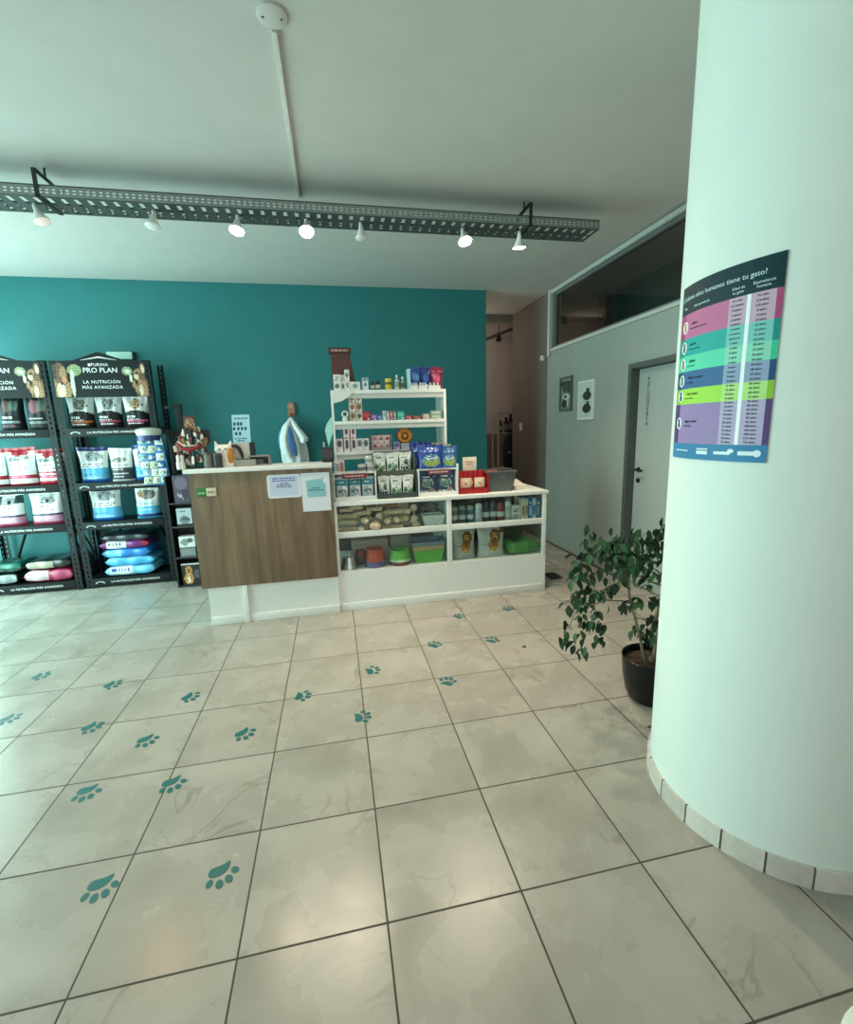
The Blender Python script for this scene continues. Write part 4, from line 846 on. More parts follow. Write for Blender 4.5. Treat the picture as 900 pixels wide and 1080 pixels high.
def sachet(x, y, z, w, h, base, items, label, grp, lean=.12):
    t = pouch('sachet', w, h, .03, label, 'sachet', grp, items, base, .02, n=(14, 16)); t.location = (x, y, z); t.rotation_euler = (-lean, 0, 0); return t
CT = ZT
D1 = dispenser('sachet_box', -.095, .268, 3.12, 3.33, CT, .235, WHITEM, 'white counter display with red header holding three aqua sachets', None, header=(M('#8c2f3c', .5), .22, .78))
aq = [(0, .70, 1, 1, 'r', M('#2f8f9e', .4)), (.1, .8, .9, .88, 't', GW2), (.05, .1, .95, .65, 'e', MOT('#c3cccd', '#a9b4b6', '#dfe4e4')), (.3, .2, .8, .55, 'e', MOT('#5d6b73', '#8a979d', '#c9d1d3', '#3c474d')), (.1, .3, .3, .5, 'e', M('#4aa0b8', .5)), (.6, .45, .9, .62, 't', GW2)]
for i, l in enumerate(('aqua and grey sachet at left in the red-headed white display', 'aqua and grey sachet in the middle of the red-headed white display', 'aqua and grey sachet at right in the red-headed white display')):
    sachet(-.022+.108*i, 3.175, CT+.013, .10, .165, M('#bfd0d4', .4, coat=.3), aq, l, 'aqua sachets in the white display', .0)
D2 = thing('tiered_display', (.43, 3.12, CT), 'dark two-tier counter display of white and green sachets', 'counter display')
DKF = M('#33423f', .5); OLV = M('#565c4c', .5)
part(B(DKF).box(.262, .272, 3.12, 3.36, CT, CT+.21).box(.606, .616, 3.12, 3.36, CT, CT+.21).box(.272, .606, 3.35, 3.36, CT, CT+.21).box(.272, .606, 3.12, 3.35, CT, CT+.008).box(.272, .606, 3.118, 3.124, CT, CT+.045), 'lower_tier', D2)
part(B(OLV).box(.245, .612, 3.17, 3.36, CT+.210, CT+.218).box(.245, .253, 3.17, 3.36, CT+.218, CT+.37).box(.604, .612, 3.17, 3.36, CT+.218, CT+.37).box(.253, .604, 3.352, 3.36, CT+.218, CT+.385).box(.253, .604, 3.166, 3.172, CT+.195, CT+.235), 'upper_tier', D2)
part(B(M('#7e848a', .5)).box(.27, .60, 3.30, 3.345, CT+.34, CT+.40), 'rear_card', D2)
wg = [(.05, .05, .95, .55, 'e', MOT('#47756a', '#2f5148', '#dfe4de', '#7fa093')), (.35, .3, .85, .75, 'e', MOT('#c9d2ca', '#e6eae5', '#7d9488')), (.1, .8, .7, .9, 't', INKG), (.5, .15, .9, .4, 'e', M('#6d9a5f', .5)), (.1, .1, .4, .25, 't', GW2)]
wz = [(.05, .05, .7, .45, 'e', MOT('#3a4a48', '#1f2b2a', '#dfe4de')), (.25, .3, .95, .75, 'e', MOT('#6f8a86', '#2f3f3d', '#e2e6e0', '#a7b8b2')), (.1, .8, .8, .9, 't', INKG), (.5, .1, .95, .3, 't', TXD)]
for i, l in enumerate(('left', 'middle', 'right')):
    sachet(.31+.112*i, 3.215, CT+.2185, .105, .15, M('#dde3dc', .4, coat=.3), wg if i < 2 else wz, 'white and green sachet, %s one of the upper tier of the dark display' % l, 'white sachets in the dark display', .0)
    sachet(.335+.105*i, 3.16, CT+.009, .098, .165, M('#e2e6e0', .4, coat=.3), wz if i < 1 else wg, 'white sachet, %s one of the lower tier of the dark display' % l, 'white sachets in the dark display', .0)
D3 = dispenser('sachet_box', .628, .985, 3.12, 3.33, CT, .235, WHITEM, 'white counter display with maroon header holding two navy packets', None, header=(M('#7d3b44', .5), .25, .8))
nv = [(.1, .3, .9, .78, 'e', MOT('#6f8578', '#3d5560', '#9db0a2', '#27415a')), (.2, .38, .7, .62, 'e', MOT('#3a5560', '#5f7a78')), (0, 0, 1, .2, 'r', MOT('#aebdc2', '#dde4e6', '#7d93a0')), (.55, .1, .9, .3, 'e', M('#b08a80', .5)), (.1, .82, .9, .9, 't', GW2)]
for i, l in enumerate(('left', 'right')): sachet(.72+.165*i, 3.175, CT+.013, .15, .18, M('#1d3f66', .4, coat=.3), nv, 'navy packet, %s one in the maroon-headed white display' % l, 'navy packets in the white display', .0)
bg = [(.12, .08, .92, .66, 'e', MOT('#6d9a8e', '#9db8a8', '#54808c')), (.2, .14, .85, .40, 'e', MOT('#93a83f', '#a9bc62', '#6f8f3c')), (.25, .38, .8, .6, 'e', MOT('#4b86a8', '#c5d8dc', '#3a6ea0')), (.1, .78, .8, .86, 't', M('#9db7e0', .5)), (.3, .45, .7, .5, 't', GW2)]
z3 = CT+.2355
BG = 'blue snack bags on the right counter display'
place(pouch('snack_bag', .22, .19, .07, 'large blue snack bag in front on the right counter display', 'snack bag', BG, bg, M('#20489a', .3, coat=.5), .05, n=(20, 22)), .755, 3.19, z3)
place(pouch('snack_bag', .19, .215, .06, 'dark blue snack bag behind the large blue one', 'snack bag', BG, [(.1, .7, .9, .85, 't', M('#9db7e0', .5))], M('#1a327c', .3, coat=.5), .05, n=(20, 22)), .69, 3.285, z3, .1)
place(pouch('snack_bag', .15, .175, .06, 'smaller blue-green snack bag at the right end of the counter display', 'snack bag', BG, bg, M('#2f5f9a', .3, coat=.5), .02, n=(20, 22)), .925, 3.20, z3, -.1)
place(pouch('snack_bag', .13, .19, .05, 'grey-white snack bag at the back right of the counter display', 'snack bag', BG, [(.2, .3, .8, .7, 'e', M('#8a8478', .5))], M('#b9b6aa', .4), .02, n=(14, 16)), .90, 3.285, z3, .1)
# items standing on the left display
LJ = 'white cans and boxes on the left counter display'
z1 = CT+.2355
carton('patterned_carton', -.035, 3.20, z1, .085, .06, .105, M('#d8d2cc', .5), [(.6, .1, .95, .9, 'r', M('#9a7068', .5)), (.1, .2, .5, .8, 't', INKG)], 'white and pinkish carton at the left on the red-headed display', 'carton', LJ)
def tin(x, y, z, r, h, mat, band, label, grp, lidm=None):
    t = thing('food_tin', (x, y, z), label, 'tin', grp)
    part(B(mat).lathe([(r, 0), (r, h)], (x, y, z), 20), 'tin_body', t)
    part(B(lidm or STEEL).lathe([(r+.0012, h-.004), (r+.0012, h+.001), (r*.9, h+.001), (r*.88, h-.002), (0, h-.002)], (x, y, z), 20), 'lid', t)
    b = B(band); b.sheet(16, 1, lambda u, v: Vector((x+(r+.0008)*math.cos(PI+PI*u), y+(r+.0008)*math.sin(PI+PI*u), z+h*(.2+.45*v))), None, th=.0004); part(b, 'label_band', t)
tin(.155, 3.20, z1, .036, .065, M('#cfd2cc', .4), INKG, 'grey-white tin, left of the small stack on the red-headed display', LJ)
tin(.228, 3.20, z1, .036, .065, M('#d6d8d2', .4), M('#8a8f8c', .5), 'grey-white tin under the topmost tin on the red-headed display', LJ)
tin(.222, 3.20, z1+.0662, .036, .065, M('#d9dbd6', .4), M('#9aa09c', .5), 'topmost grey-white tin on the red-headed display', LJ)
# red box display
rd = thing('red_treat_box', (1.13, 3.12, CT), 'open red treat box with white header card and gold-white sachets', 'counter display')
RX = M('#a3161f', .4)
part(B(RX).box(1.00, 1.008, 3.12, 3.27, CT, CT+.17).box(1.262, 1.27, 3.12, 3.27, CT, CT+.17).box(1.008, 1.262, 3.262, 3.27, CT, CT+.185).box(1.008, 1.262, 3.12, 3.262, CT, CT+.008).box(1.008, 1.262, 3.117, 3.123, CT, CT+.05), 'box_body', rd)
part(B(M('#efe6d6', .5)).box(.985, .998, 3.14, 3.25, CT, CT+.27, bev=.003), 'side_card', rd)
hc = part(B(M('#f0e4cf', .5)).box(1.065, 1.195, 3.238, 3.246, CT+.16, CT+.318, bev=.003), 'header_card', rd)
lines(rd, M('#c08a7a', .5), 1.13, CT+.275, [.08, .06], .010, .02, y=3.2365)
rs = random.Random(4)
for i in range(5):
    x = 1.035+.047*i; b = B(RX)
    b.sheet(6, 8, lambda u, v: Vector((x+(u-.5)*.05, 3.20-.010*math.sin(PI*u), CT+.01+.19*v)), art(M('#b51d27', .35), [(.2, .3, .8, .6, 'e', M('#e8d0b0', .5)), (.1, .7, .9, .8, 't', M('#e8d0b0', .5))]), th=.004); part(b, 'red_sachet', rd)
for i, l in enumerate((1.065, 1.195)):
    b = B(); b.sheet(12, 12, lambda u, v: Vector((l+(u-.5)*.095, 3.155-.012*math.sin(PI*u)*math.sin(PI*v), CT+.009+.13*v)), art(M('#e3cfae', .4), [(0, 0, 1, .3, 'r', M('#b5232c', .4)), (.15, .10, .85, .22, 't', M('#f0dcb8', .5)), (.2, .4, .8, .85, 'e', M('#f1e4c8', .5)), (.35, .5, .7, .75, 't', M('#9a3a34', .5))]), th=.006); part(b, 'cream_sachet', rd)
# grey plastic basket
gk = thing('storage_basket', (1.415, 3.25, CT), 'grey plastic storage basket with a carry slot on the counter', 'basket')
GK = M('#5c615f', .5)
def slotfun(cc, rr, mat):
    return lambda u, v: 'hole' if (.36 < u < .64 and .66 < v < .80) else mat
basket(gk, 1.40, 3.25, CT, .272, .24, .180, GK, 14, 14, .80, slotfun, .02)
single(B(M('#c94a52', .4)).box(-.05, .05, -.03, .03, 0, .03, bev=.006).use(GW2).box(-.03, .03, -.0305, .0305, .01, .022), 'red_packet', 'red and white packet sticking up in the grey basket', 'packet', loc=(0, 0, 0)).location = (1.335, 3.21, CT+.158)
single(B(M('#7c7f7c', .6)).box(-.085, .085, -.07, .07, 0, .15, bev=.006), 'grey_carton', 'grey carton inside the grey basket', 'carton').location = (1.40, 3.27, CT+.006)
pp = thing('paper_pad', (1.62, 3.36, CT), 'pale paper pad lying at the right end of the counter top', 'paper')
part(B(M('#f0e2d4', .6)).box(1.55, 1.67, 3.20, 3.46, CT, CT+.030, bev=.001), 'pad', pp)
b = B(M('#f4e8da', .6)); b.sheet(8, 8, lambda u, v: Vector((1.55+.12*u, 3.20+.26*v, CT+.032+.030*max(0, u-.4)**2*4*v)), None, th=.0012); part(b, 'top_sheet', pp)

# ------------------------------------------------------------------ open bookcase standing on the counter
BX0, BX1, BY0, BY1 = -.068, .962, 3.40, 3.745
bc = thing('open_bookcase', (.447, 3.54, CT), 'white open-backed bookcase standing on the counter against the teal wall', 'bookcase')
for x0, x1 in ((BX0, BX0+.02), (BX1-.02, BX1)): part(B(WHITE).box(x0, x1, BY0, BY1, CT, 1.882, bev=.001), 'side_panel', bc)
for z in (1.335, 1.602, 1.866):
    part(B(M('#c9ccc6', .5, var=.03)).box(BX0+.02, BX1-.02, BY0+.010, BY0+.024, z-.056, z-.014), 'apron', bc)
    part(B(WHITE).box(BX0+.02, BX1-.02, BY0, BY1, z-.014, z+.014 if z < 1.8 else 1.882, bev=.001), 'shelf', bc)
ZS0, ZS1, ZS2 = 1.349, 1.616, 1.882
TOPG, MIDG, LOWG = 'packs along the top of the bookcase', 'packs on the middle bookcase shelf', 'packs on the lower bookcase shelf'
br = thing('brown_gift_bag', (.045, 3.56, ZS2), 'brown paper gift bag with pale lettering band behind white boxes, top of the bookcase', 'bag', TOPG)
BRW = M('#5b3430', .6)
b = B(BRW); b.loft([[Vector((x, y, z)) for x, y in ((-.045, 3.52), (.125+k, 3.52), (.135+k*1.2, 3.60), (-.035, 3.60))] for z, k in ((ZS2, .035), (ZS2+.16, .012), (ZS2+.335, -.01))]); part(b, 'bag_body', br, smooth=0)
part(B(M('#4a2a27', .6)).box(-.062, .132, 3.508, 3.612, ZS2+.325, ZS2+.372, bev=.003), 'top_band', br); lines(br, M('#b58f88', .6), .035, ZS2+.348, [.15], .018, .02, y=3.5065)
cat_pr = [(.15, .1, .8, .42, 'e', INKG), (.1, .6, .9, .68, 't', INKG), (.3, .72, .7, .9, 'e', M('#9aa0a0', .5))]
carton('white_carton', -.005, 3.44, ZS2, .062, .05, .132, WB_, cat_pr, 'white carton at the left end of the bookcase top', 'carton', TOPG)
carton('white_carton', .044, 3.455, ZS2, .034, .05, .13, WB_, cat_pr, 'narrow white carton second on the bookcase top', 'carton', TOPG)
carton('white_carton', .082, 3.44, ZS2, .040, .045, .172, WB_, [(.1, .65, .9, .85, 'e', INKG), (.2, .1, .8, .4, 't', INKG)], 'tallest white carton in front of the brown gift bag', 'carton', TOPG)
carton('white_carton', .148, 3.44, ZS2, .088, .05, .07, WB_, [(.2, .2, .8, .8, 'e', M('#a9b8b4', .5)), (.4, .3, .6, .7, 'e', INKG)], 'low wide white carton right of the brown gift bag', 'carton', TOPG)
carton('white_carton', .239, 3.45, ZS2, .052, .045, .105, M('#d6dfe2', .5), [(.1, .72, .9, 1, 'r', M('#7d98ad', .5)), (.3, .3, .7, .6, 'e', M('#3d6f9a', .5))], 'blue-topped small carton on the bookcase top', 'carton', TOPG)
def bottle(x, y, z, r, h, body, cap, lab, label, grp, name='bottle', shoulder=.66, cr_=.45, pump=False):
    t = thing(name, (x, y, z), label, 'bottle', grp)
    part(B(body).lathe([(r*.95, 0), (r, .004), (r, h*shoulder), (r*.8, h*(shoulder+.07)), (r*cr_, h*(shoulder+.12)), (r*cr_, h*.86)], (x, y, z), 18), 'bottle_body', t)
    part(B(cap).lathe([(r*cr_*1.3, h*.82), (r*cr_*1.3, h*.97), (r*cr_, h), (0, h)], (x, y, z), 14), 'cap', t)
    if lab: part(B(lab).lathe([(r+.0007, h*.18), (r+.0007, h*.55)], (x, y, z), 18, cap0=False, cap1=False), 'label_band', t)
AMB = M('#241d1a', .3)
bottle(.305, 3.45, ZS2, .021, .073, AMB, AMB, M('#b9b2a6', .5), 'small dark bottle, left of two on the bookcase top', TOPG)
bottle(.352, 3.45, ZS2, .022, .082, AMB, M('#16181a', .4), M('#c4beb2', .5), 'small dark bottle, right of two on the bookcase top', TOPG, cr_=.6)
t = thing('yellow_jar', (.445, 3.45, ZS2), 'yellow jar with a dark printed band on the bookcase top', 'jar', TOPG)
part(B(M('#d8b62c', .4)).lathe([(.028, 0), (.029, .004), (.029, .075), (.026, .078)], (.445, 3.45, ZS2), 20), 'jar_body', t); part(B(M('#e6c93f', .4)).lathe([(.030, .076), (.030, .095), (.027, .098), (0, .098)], (.445, 3.45, ZS2), 20), 'lid', t); part(B(M('#6b5a1c', .5)).lathe([(.0296, .045), (.0296, .066)], (.445, 3.45, ZS2), 20, cap0=False, cap1=False), 'label_band', t)
bottle(.522, 3.45, ZS2, .021, .13, M('#c3cbb8', .4), M('#dfe3da', .4), M('#8ba38e', .5), 'pale green spray bottle on the bookcase top', TOPG, shoulder=.6, cr_=.35)
bottle(.574, 3.45, ZS2, .019, .113, M('#a8a58c', .4), M('#dcdccf', .4), M('#5f5a44', .5), 'beige spray bottle right of the pale green one', TOPG, shoulder=.55, cr_=.4)
BU = M('#1d4f9c', .35, coat=.4)
single(B(M('#a8dce2', .4)).box(.617, .643, 3.41, 3.50, ZS2, ZS2+.178, bev=.003), 'card_box', 'thin pale aqua box edge-on beside the blue bags, bookcase top', 'box', TOPG, loc=(.63, 3.45, ZS2))
place(pouch('blue_bag', .11, .18, .06, 'blue bag with light emblem, left of two on the bookcase top', 'bag', TOPG, [(.15, .45, .85, .8, 'e', M('#3f86cc', .4)), (.2, .1, .8, .25, 't', GW2)], BU, .04, n=(14, 16)), .70, 3.50, ZS2)
place(pouch('blue_bag', .10, .185, .06, 'darker blue bag beside the crimson bag, bookcase top', 'bag', TOPG, [(.2, .4, .8, .75, 'e', M('#2f62b4', .4)), (.3, .1, .8, .25, 't', GW2)], M('#1b3580', .35, coat=.4), .04, n=(14, 16)), .795, 3.50, ZS2)
place(pouch('crimson_bag', .115, .18, .06, 'crimson bag at the right end of the bookcase top', 'bag', TOPG, [(.2, .3, .8, .8, 'e', M('#c0396b', .4)), (.1, .85, .9, .95, 't', PNK2)], M('#96184a', .35, coat=.4), .04, n=(14, 16)), .898, 3.50, ZS2)
for x, w, l in ((.672, .075, 'low white tray of small vials before the left blue bag'), (.755, .075, 'low white tray of small vials before the darker blue bag'), (.86, .11, 'low white tray before the crimson bag')):
    t = thing('vial_tray', (x, 3.425, ZS2), l, 'tray', TOPG)
    part(B(WHITEM).box(x-w/2, x+w/2, 3.41, 3.45, ZS2, ZS2+.032, bev=.002), 'tray_body', t)
    for k in range(3): part(B(M('#c8cdc9', .4)).lathe([(.009, .032), (.009, .05), (.004, .06), (0, .06)], (x-w*.3+w*.3*k, 3.43, ZS2), 10), 'vial', t)
# middle shelf
single(B(WHITEM).prism([(-.068, 1.882), (.10, 1.882), (.085, 1.84), (.055, 1.82), (.0, 1.79), (-.068, 1.775)], lambda u, v, s: Vector((u+.021, 3.392+.005*s, v-.003))), 'hanging_card', 'white printed card hanging at the upper left corner of the bookcase', 'card', MIDG, loc=(.0, 3.395, 1.82))
for k in range(6):
    x = .112+.058*(k % 2); z = ZS1+.0785*(k//2)
    carton('small_box', x, 3.445, z, .056, .06, .0765, [M('#b3a48e', .5), M('#c9c2b4', .5)][(k+k//2) % 2], [(.15, .3, .85, .85, 'e', M(['#7a5c42', '#5f6a5a', '#9a5a44'][k % 3], .5)), (.1, .08, .9, .2, 't', GW2)],
           '%s beige picture box, %s column of the stack on the middle bookcase shelf' % (('bottom', 'middle', 'top')[k//2], ('left', 'right')[k % 2]), 'box', MIDG, n=(8, 8))
rg = thing('ring_tag', (.045, 3.43, ZS1), 'white ring-shaped holder on the middle bookcase shelf at left', 'ring holder', MIDG)
b = B(WHITEM); rings = []
for i in range(25):
    a = 2*PI*i/24; c = Vector((.045+.024*math.cos(a), 3.43, ZS1+.062+.024*math.sin(a))); u = Vector((math.cos(a), 0, math.sin(a)))
    rings.append([c+u*.007*math.cos(2*PI*k/8)+Vector((0, .007, 0))*math.sin(2*PI*k/8) for k in range(8)])
b.loft(rings, cap0=False, cap1=False); part(b, 'ring', rg); part(B(WHITEM).lathe([(.024, 0), (.026, .012), (.022, .032), (.012, .036)], (.045, 3.43, ZS1), 16), 'base', rg)
def soft(x, w, h, c1, c2, l, y=3.445, z=None, n=(8, 8), d=.06):
    carton('small_pack', x, y, ZS1 if z is None else z, w, d, h, M(c1, .45), [(.1, .4, .9, .85, 'e', M(c2, .5)), (.1, .1, .9, .25, 't', GW2)], l, 'pack', MIDG if z is None else LOWG, n=n)
soft(.232, .07, .08, '#a01f30', '#c24a55', 'red pack right of the beige box stack'); soft(.298, .052, .052, '#7d559a', '#a98ac0', 'violet pack on the middle bookcase shelf'); soft(.352, .046, .045, '#3d6f9e', '#7fa6c4', 'blue pack on the middle bookcase shelf')
soft(.394, .026, .082, '#cfd6d6', '#8aa8b4', 'pale upright pack right of the blue one'); soft(.425, .026, .080, '#9ba5a2', '#c9cfcc', 'grey upright pack on the middle shelf'); soft(.456, .026, .082, '#a3505c', '#d0a0a0', 'dull red upright pack on the middle shelf'); soft(.487, .026, .078, '#74807c', '#b0bab4', 'dark grey upright pack beside the aqua pack')
soft(.542, .068, .076, '#2a9d8f', '#65c0b2', 'aqua pack on the middle bookcase shelf'); soft(.612, .062, .036, '#93454c', '#b9757a', 'low dull red pack right of the aqua one'); soft(.69, .075, .030, '#8a3c48', '#b0666c', 'low maroon pack in the middle shelf row'); soft(.776, .066, .048, '#a59a86', '#c9c0ae', 'beige pack on the middle shelf at right')
soft(.868, .105, .038, '#8ea08c', '#b9c4b0', 'lower of two flat green-grey packs at the right of the middle shelf')
carton('small_pack', .868, 3.445, ZS1+.0395, .10, .06, .036, M('#7d948a', .45), [(.1, .2, .9, .8, 't', M('#c9d0c4', .5))], 'upper of two flat green-grey packs at the right of the middle shelf', 'pack', MIDG)
# lower shelf
pk = [(.2, .1, .85, .42, 'e', M('#5a4a50', .5)), (.35, .55, .75, .8, 'e', M('#7a3f4c', .5)), (.1, .45, .9, .5, 't', INKG)]
soft(-.018, .056, .115, '#d9d2d0', '#5a5055', 'pinkish white box at the left of the lower bookcase shelf', z=ZS0)
for x, l in ((.044, 'tall pink and white box, left of the pair on the lower bookcase shelf'), (.104, 'tall pink and white box, right of the pair on the lower bookcase shelf')):
    carton('tall_box', x, 3.445, ZS0, .055, .06, .225, M('#e2d6d6', .5), [(0, 0, .1, 1, 'r', M('#8a4452', .5)), (.25, .66, .85, .9, 'e', M('#6f5158', .5)), (.25, .1, .85, .45, 'e', M('#4f4a50', .5)), (.2, .5, .9, .58, 't', M('#a04a5c', .5))], l, 'box', LOWG, n=(10, 24))
soft(.160, .052, .112, '#dcdcd8', '#6d6468', 'white box right of the tall pink pair, lower shelf', z=ZS0); soft(.216, .052, .112, '#dcdad8', '#56606a', 'white box next to the pink tray, lower shelf', z=ZS0)
tr = thing('pink_pack_tray', (.355, 3.44, ZS0), 'shelf tray of pink and white packs beside the round amber label', 'tray', LOWG)
part(B(M('#8f8684', .5)).box(.262, .268, 3.41, 3.50, ZS0, ZS0+.14).box(.442, .448, 3.41, 3.50, ZS0, ZS0+.14).box(.268, .442, 3.494, 3.50, ZS0, ZS0+.145).box(.268, .442, 3.408, 3.413, ZS0, ZS0+.03), 'tray_body', tr)
for r_ in range(2):
    for k in range(3):
        b = B(); b.sheet(6, 6, lambda u, v: Vector((.272+.056*k+.052*u, 3.43-.006*math.sin(PI*u), ZS0+.002+.068*r_+.064*v)), art(M('#d8c2c2', .5), [(.2, .3, .8, .8, 'e', M(['#9c3a4c', '#b8707c', '#7a6a70'][(k+r_) % 3], .5))]), th=.02); part(b, 'pack', tr, smooth=0)
ra = thing('amber_round_tin', (.575, 3.46, ZS0), 'round amber and brown tin standing on edge, lower bookcase shelf', 'tin', LOWG)
AXY = Matrix.Rotation(PI/2, 3, 'X'); zc = ZS0+.128
part(B(M('#8a4f16', .45)).lathe([(.072, -.02), (.074, 0), (.070, .018), (.066, .02)], (.575, 3.46, zc), 28, AXY), 'tin_rim', ra)
b = B(M('#c07a1e', .45)).lathe([(.064, .018), (.064, .0225), (.05, .024)], (.575, 3.46, zc), 28, AXY); b.use(M('#4a2a12', .5)).lathe([(.035, .02), (.035, .0265)], (.575, 3.46, zc-.006), 20, AXY); b.use(M('#c07a1e', .45)).lathe([(.018, .02), (.018, .0285)], (.575, 3.46, zc-.004), 16, AXY); part(b, 'label_disc', ra)
part(B(M('#9aa0b0', .5)).box(.535, .615, 3.43, 3.49, ZS0, ZS0+.056, bev=.003), 'stand', ra)
soft(.493, .055, .07, '#7f86a8', '#4a4f86', 'blue-grey pack between the pink tray and the round amber tin', z=ZS0); soft(.655, .06, .066, '#8b90a4', '#50568a', 'blue-grey pack right of the round amber tin', z=ZS0)
soft(.87, .11, .05, '#a39a86', '#6a6256', 'beige pack at the right end of the lower bookcase shelf', z=ZS0)
# note hanging at the bookcase's left edge
nn = thing('aqua_note', (-.085, 3.40, 1.50), 'pale aqua note taped slanting to the left edge of the bookcase', 'note')
part(B(M('#a9e0d4', .5, var=.02)).prism([(-.068, 1.66), (-.115, 1.60), (-.135, 1.545), (-.112, 1.40), (-.068, 1.52)], lambda u, v, s: Vector((u-.002, 3.398-.001*s+.1*(-.07-u), v))), 'sheet', nn)

# ------------------------------------------------------------------ things on the reception desk
DT = 1.276
ks = thing('trinket_stand', (-1.165, 3.20, DT), 'crowded little stand of red plaid collars and dangling pet charms on the desk corner', 'display stand')
part(B(BLACKM).lathe([(.10, 0), (.10, .008), (.02, .014)], (-1.165, 3.20, DT), 24), 'base', ks)
part(B(BLACKM).tube([(-1.165, 3.20, DT+.01), (-1.165, 3.20, DT+.36)], .008), 'pole', ks)
part(B(M('#1d2224', .5)).box(-1.10, -1.03, 3.20, 3.208, DT+.20, DT+.30, bev=.004).box(-1.165, -1.06, 3.202, 3.206, DT+.23, DT+.25), 'side_card', ks)
hc = B(); hc.sheet(16, 16, lambda u, v: Vector((-1.21+.085*u, 3.185, DT+.29+.12*v)), art(M('#4a3a30', .6), [(.08, .1, .92, .9, 'e', MOT('#8a6a50', '#b08a68', '#5d4a3a', '#cdb193', '#6b3a34')), (.3, .3, .8, .6, 'e', MOT('#c9a98a', '#7a4a3f', '#3b2c26'))]), th=.006)
part(hc, 'header_card', ks, smooth=0)
rs = random.Random(21)
cc = ['#c9bfae', '#6a3434', '#9a2f38', '#d8d6cc', '#6b5a3e', '#2b2422', '#a48a4c', '#8d8a84', '#efeee8', '#3f4a35', '#4a3a33', '#8a6a4a', '#3a3030', '#7d2a30']
for k in range(78):
    zz = rs.uniform(.02, .31); rad = (.125 if zz < .17 else .125-.55*(zz-.17))*rs.uniform(.75, 1.05); a = rs.uniform(PI*.95, PI*2.05)
    x = -1.165+rad*math.cos(a); y = 3.20+rad*math.sin(a)*.8; h = rs.uniform(.03, .065); w = rs.uniform(.007, .016)
    if zz-h*.5 < .006: zz = h*.5+.008
    c = M(cc[rs.randrange(len(cc))], .5); b = B(c)
    if k % 4 == 0: b.sphere((x, y, DT+zz), w, 1, .8, 1.2, 10, 8)
    elif k % 4 in (1, 3): b.box(x-w, x+w, y-.005, y+.005, DT+zz-h*.5, DT+zz+h*.5, bev=.003, rot=Matrix.Rotation(rs.uniform(-.5, .5), 3, 'Y'))
    else: b.lathe([(w*.7, -h*.5), (w, -.01), (w*.8, h*.3), (w*.3, h*.5)], (x, y, DT+zz), 10)
    b.use(M('#8c8f8d', .4, metal=.6)).tube([(x, y, DT+zz+h*.4), (x*.7-1.165*.3, y*.7+3.2*.3, DT+zz+h*.4+.02)], .002, 5)
    part(b, 'charm', ks)
b = B(M('#8e1f2c', .7)); b.tube([(-1.255, 3.13, DT+.20), (-1.22, 3.10, DT+.155), (-1.15, 3.09, DT+.15), (-1.09, 3.10, DT+.175)], .012, 8); b.use(M('#c8b09a', .7)).tube([(-1.25, 3.12, DT+.215), (-1.20, 3.095, DT+.18), (-1.12, 3.09, DT+.18)], .006, 6); part(b, 'plaid_collar', ks, 'red plaid collar')
for x, z_, m_, l in ((-1.255, .0, WHITEM, 'white pot'), (-1.225, 0, M('#c9c6bc', .5), 'grey pot')): part(B(m_).lathe([(.016, 0), (.018, .05), (.012, .06), (.013, .10), (.009, .11)], (x, 3.10, DT), 12), 'charm', ks)
for x, y, h, c, l in ((-1.045, 3.13, .125, '#6f736f', 'grey speckled canister left of the black one, on the desk ledge'), (-.975, 3.12, .115, '#33363a', 'black speckled canister before the cat figure, on the desk ledge')):
    t = thing('canister', (x, y, DT), l, 'canister', 'speckled canisters on the desk'); mm = M(c, .45, var=.35, scale=120)
    part(B(mm).lathe([(.034, 0), (.035, .004), (.034, h*.8), (.030, h*.86)], (x, y, DT), 18), 'body', t); part(B(M('#4c4f50', .4)).lathe([(.033, h*.84), (.033, h*.97), (.02, h), (0, h)], (x, y, DT), 18), 'lid', t)
# cat figure
cf = thing('cat_figure', (-.93, 3.19, DT), 'white cat figure with pointed ears and an orange side on the desk', 'figurine')
CWT = M('#eeece6', .5)
b = B(CWT); b.loft([[Vector((-.93+w*math.cos(2*PI*k/16)+dx, 3.19+d*math.sin(2*PI*k/16), DT+z)) for k in range(16)] for z, w, d, dx in ((0, .055, .035, .012), (.03, .060, .038, .012), (.08, .052, .034, .008), (.105, .060, .036, -.004), (.14, .070, .038, -.008), (.165, .062, .032, -.008), (.178, .04, .02, -.008))])
part(b, 'cat_body', cf, smooth=60)
for s in (-1, 1): part(B(CWT).loft([[Vector((-.938+s*(.045+ox), 3.19, DT+z))+Vector((r*math.cos(2*PI*k/8), r*.5*math.sin(2*PI*k/8), 0)) for k in range(8)] for z, r, ox in ((.150, .020, 0), (.185, .012, .008), (.208, .002, .014))]), 'ear', cf, smooth=60)
b = B(M('#d08a2c', .6)); b.loft([[Vector((-.889+w*math.cos(2*PI*k/12), 3.172+d*math.sin(2*PI*k/12), DT+z)) for k in range(12)] for z, w, d in ((.03, .018, .022), (.07, .024, .026), (.12, .024, .026), (.15, .014, .018))]); part(b, 'orange_patch', cf, 'orange side', smooth=60)
b = B(TXD)
for s in (-1, 1): b.sphere((-.938+s*.022, 3.154, DT+.142), .0075, 1, .4, 1)
part(b, 'eyes', cf); part(B(M('#a86f6a', .5)).sphere((-.938, 3.152, DT+.127), .006, 1.2, .5, .8), 'nose', cf)
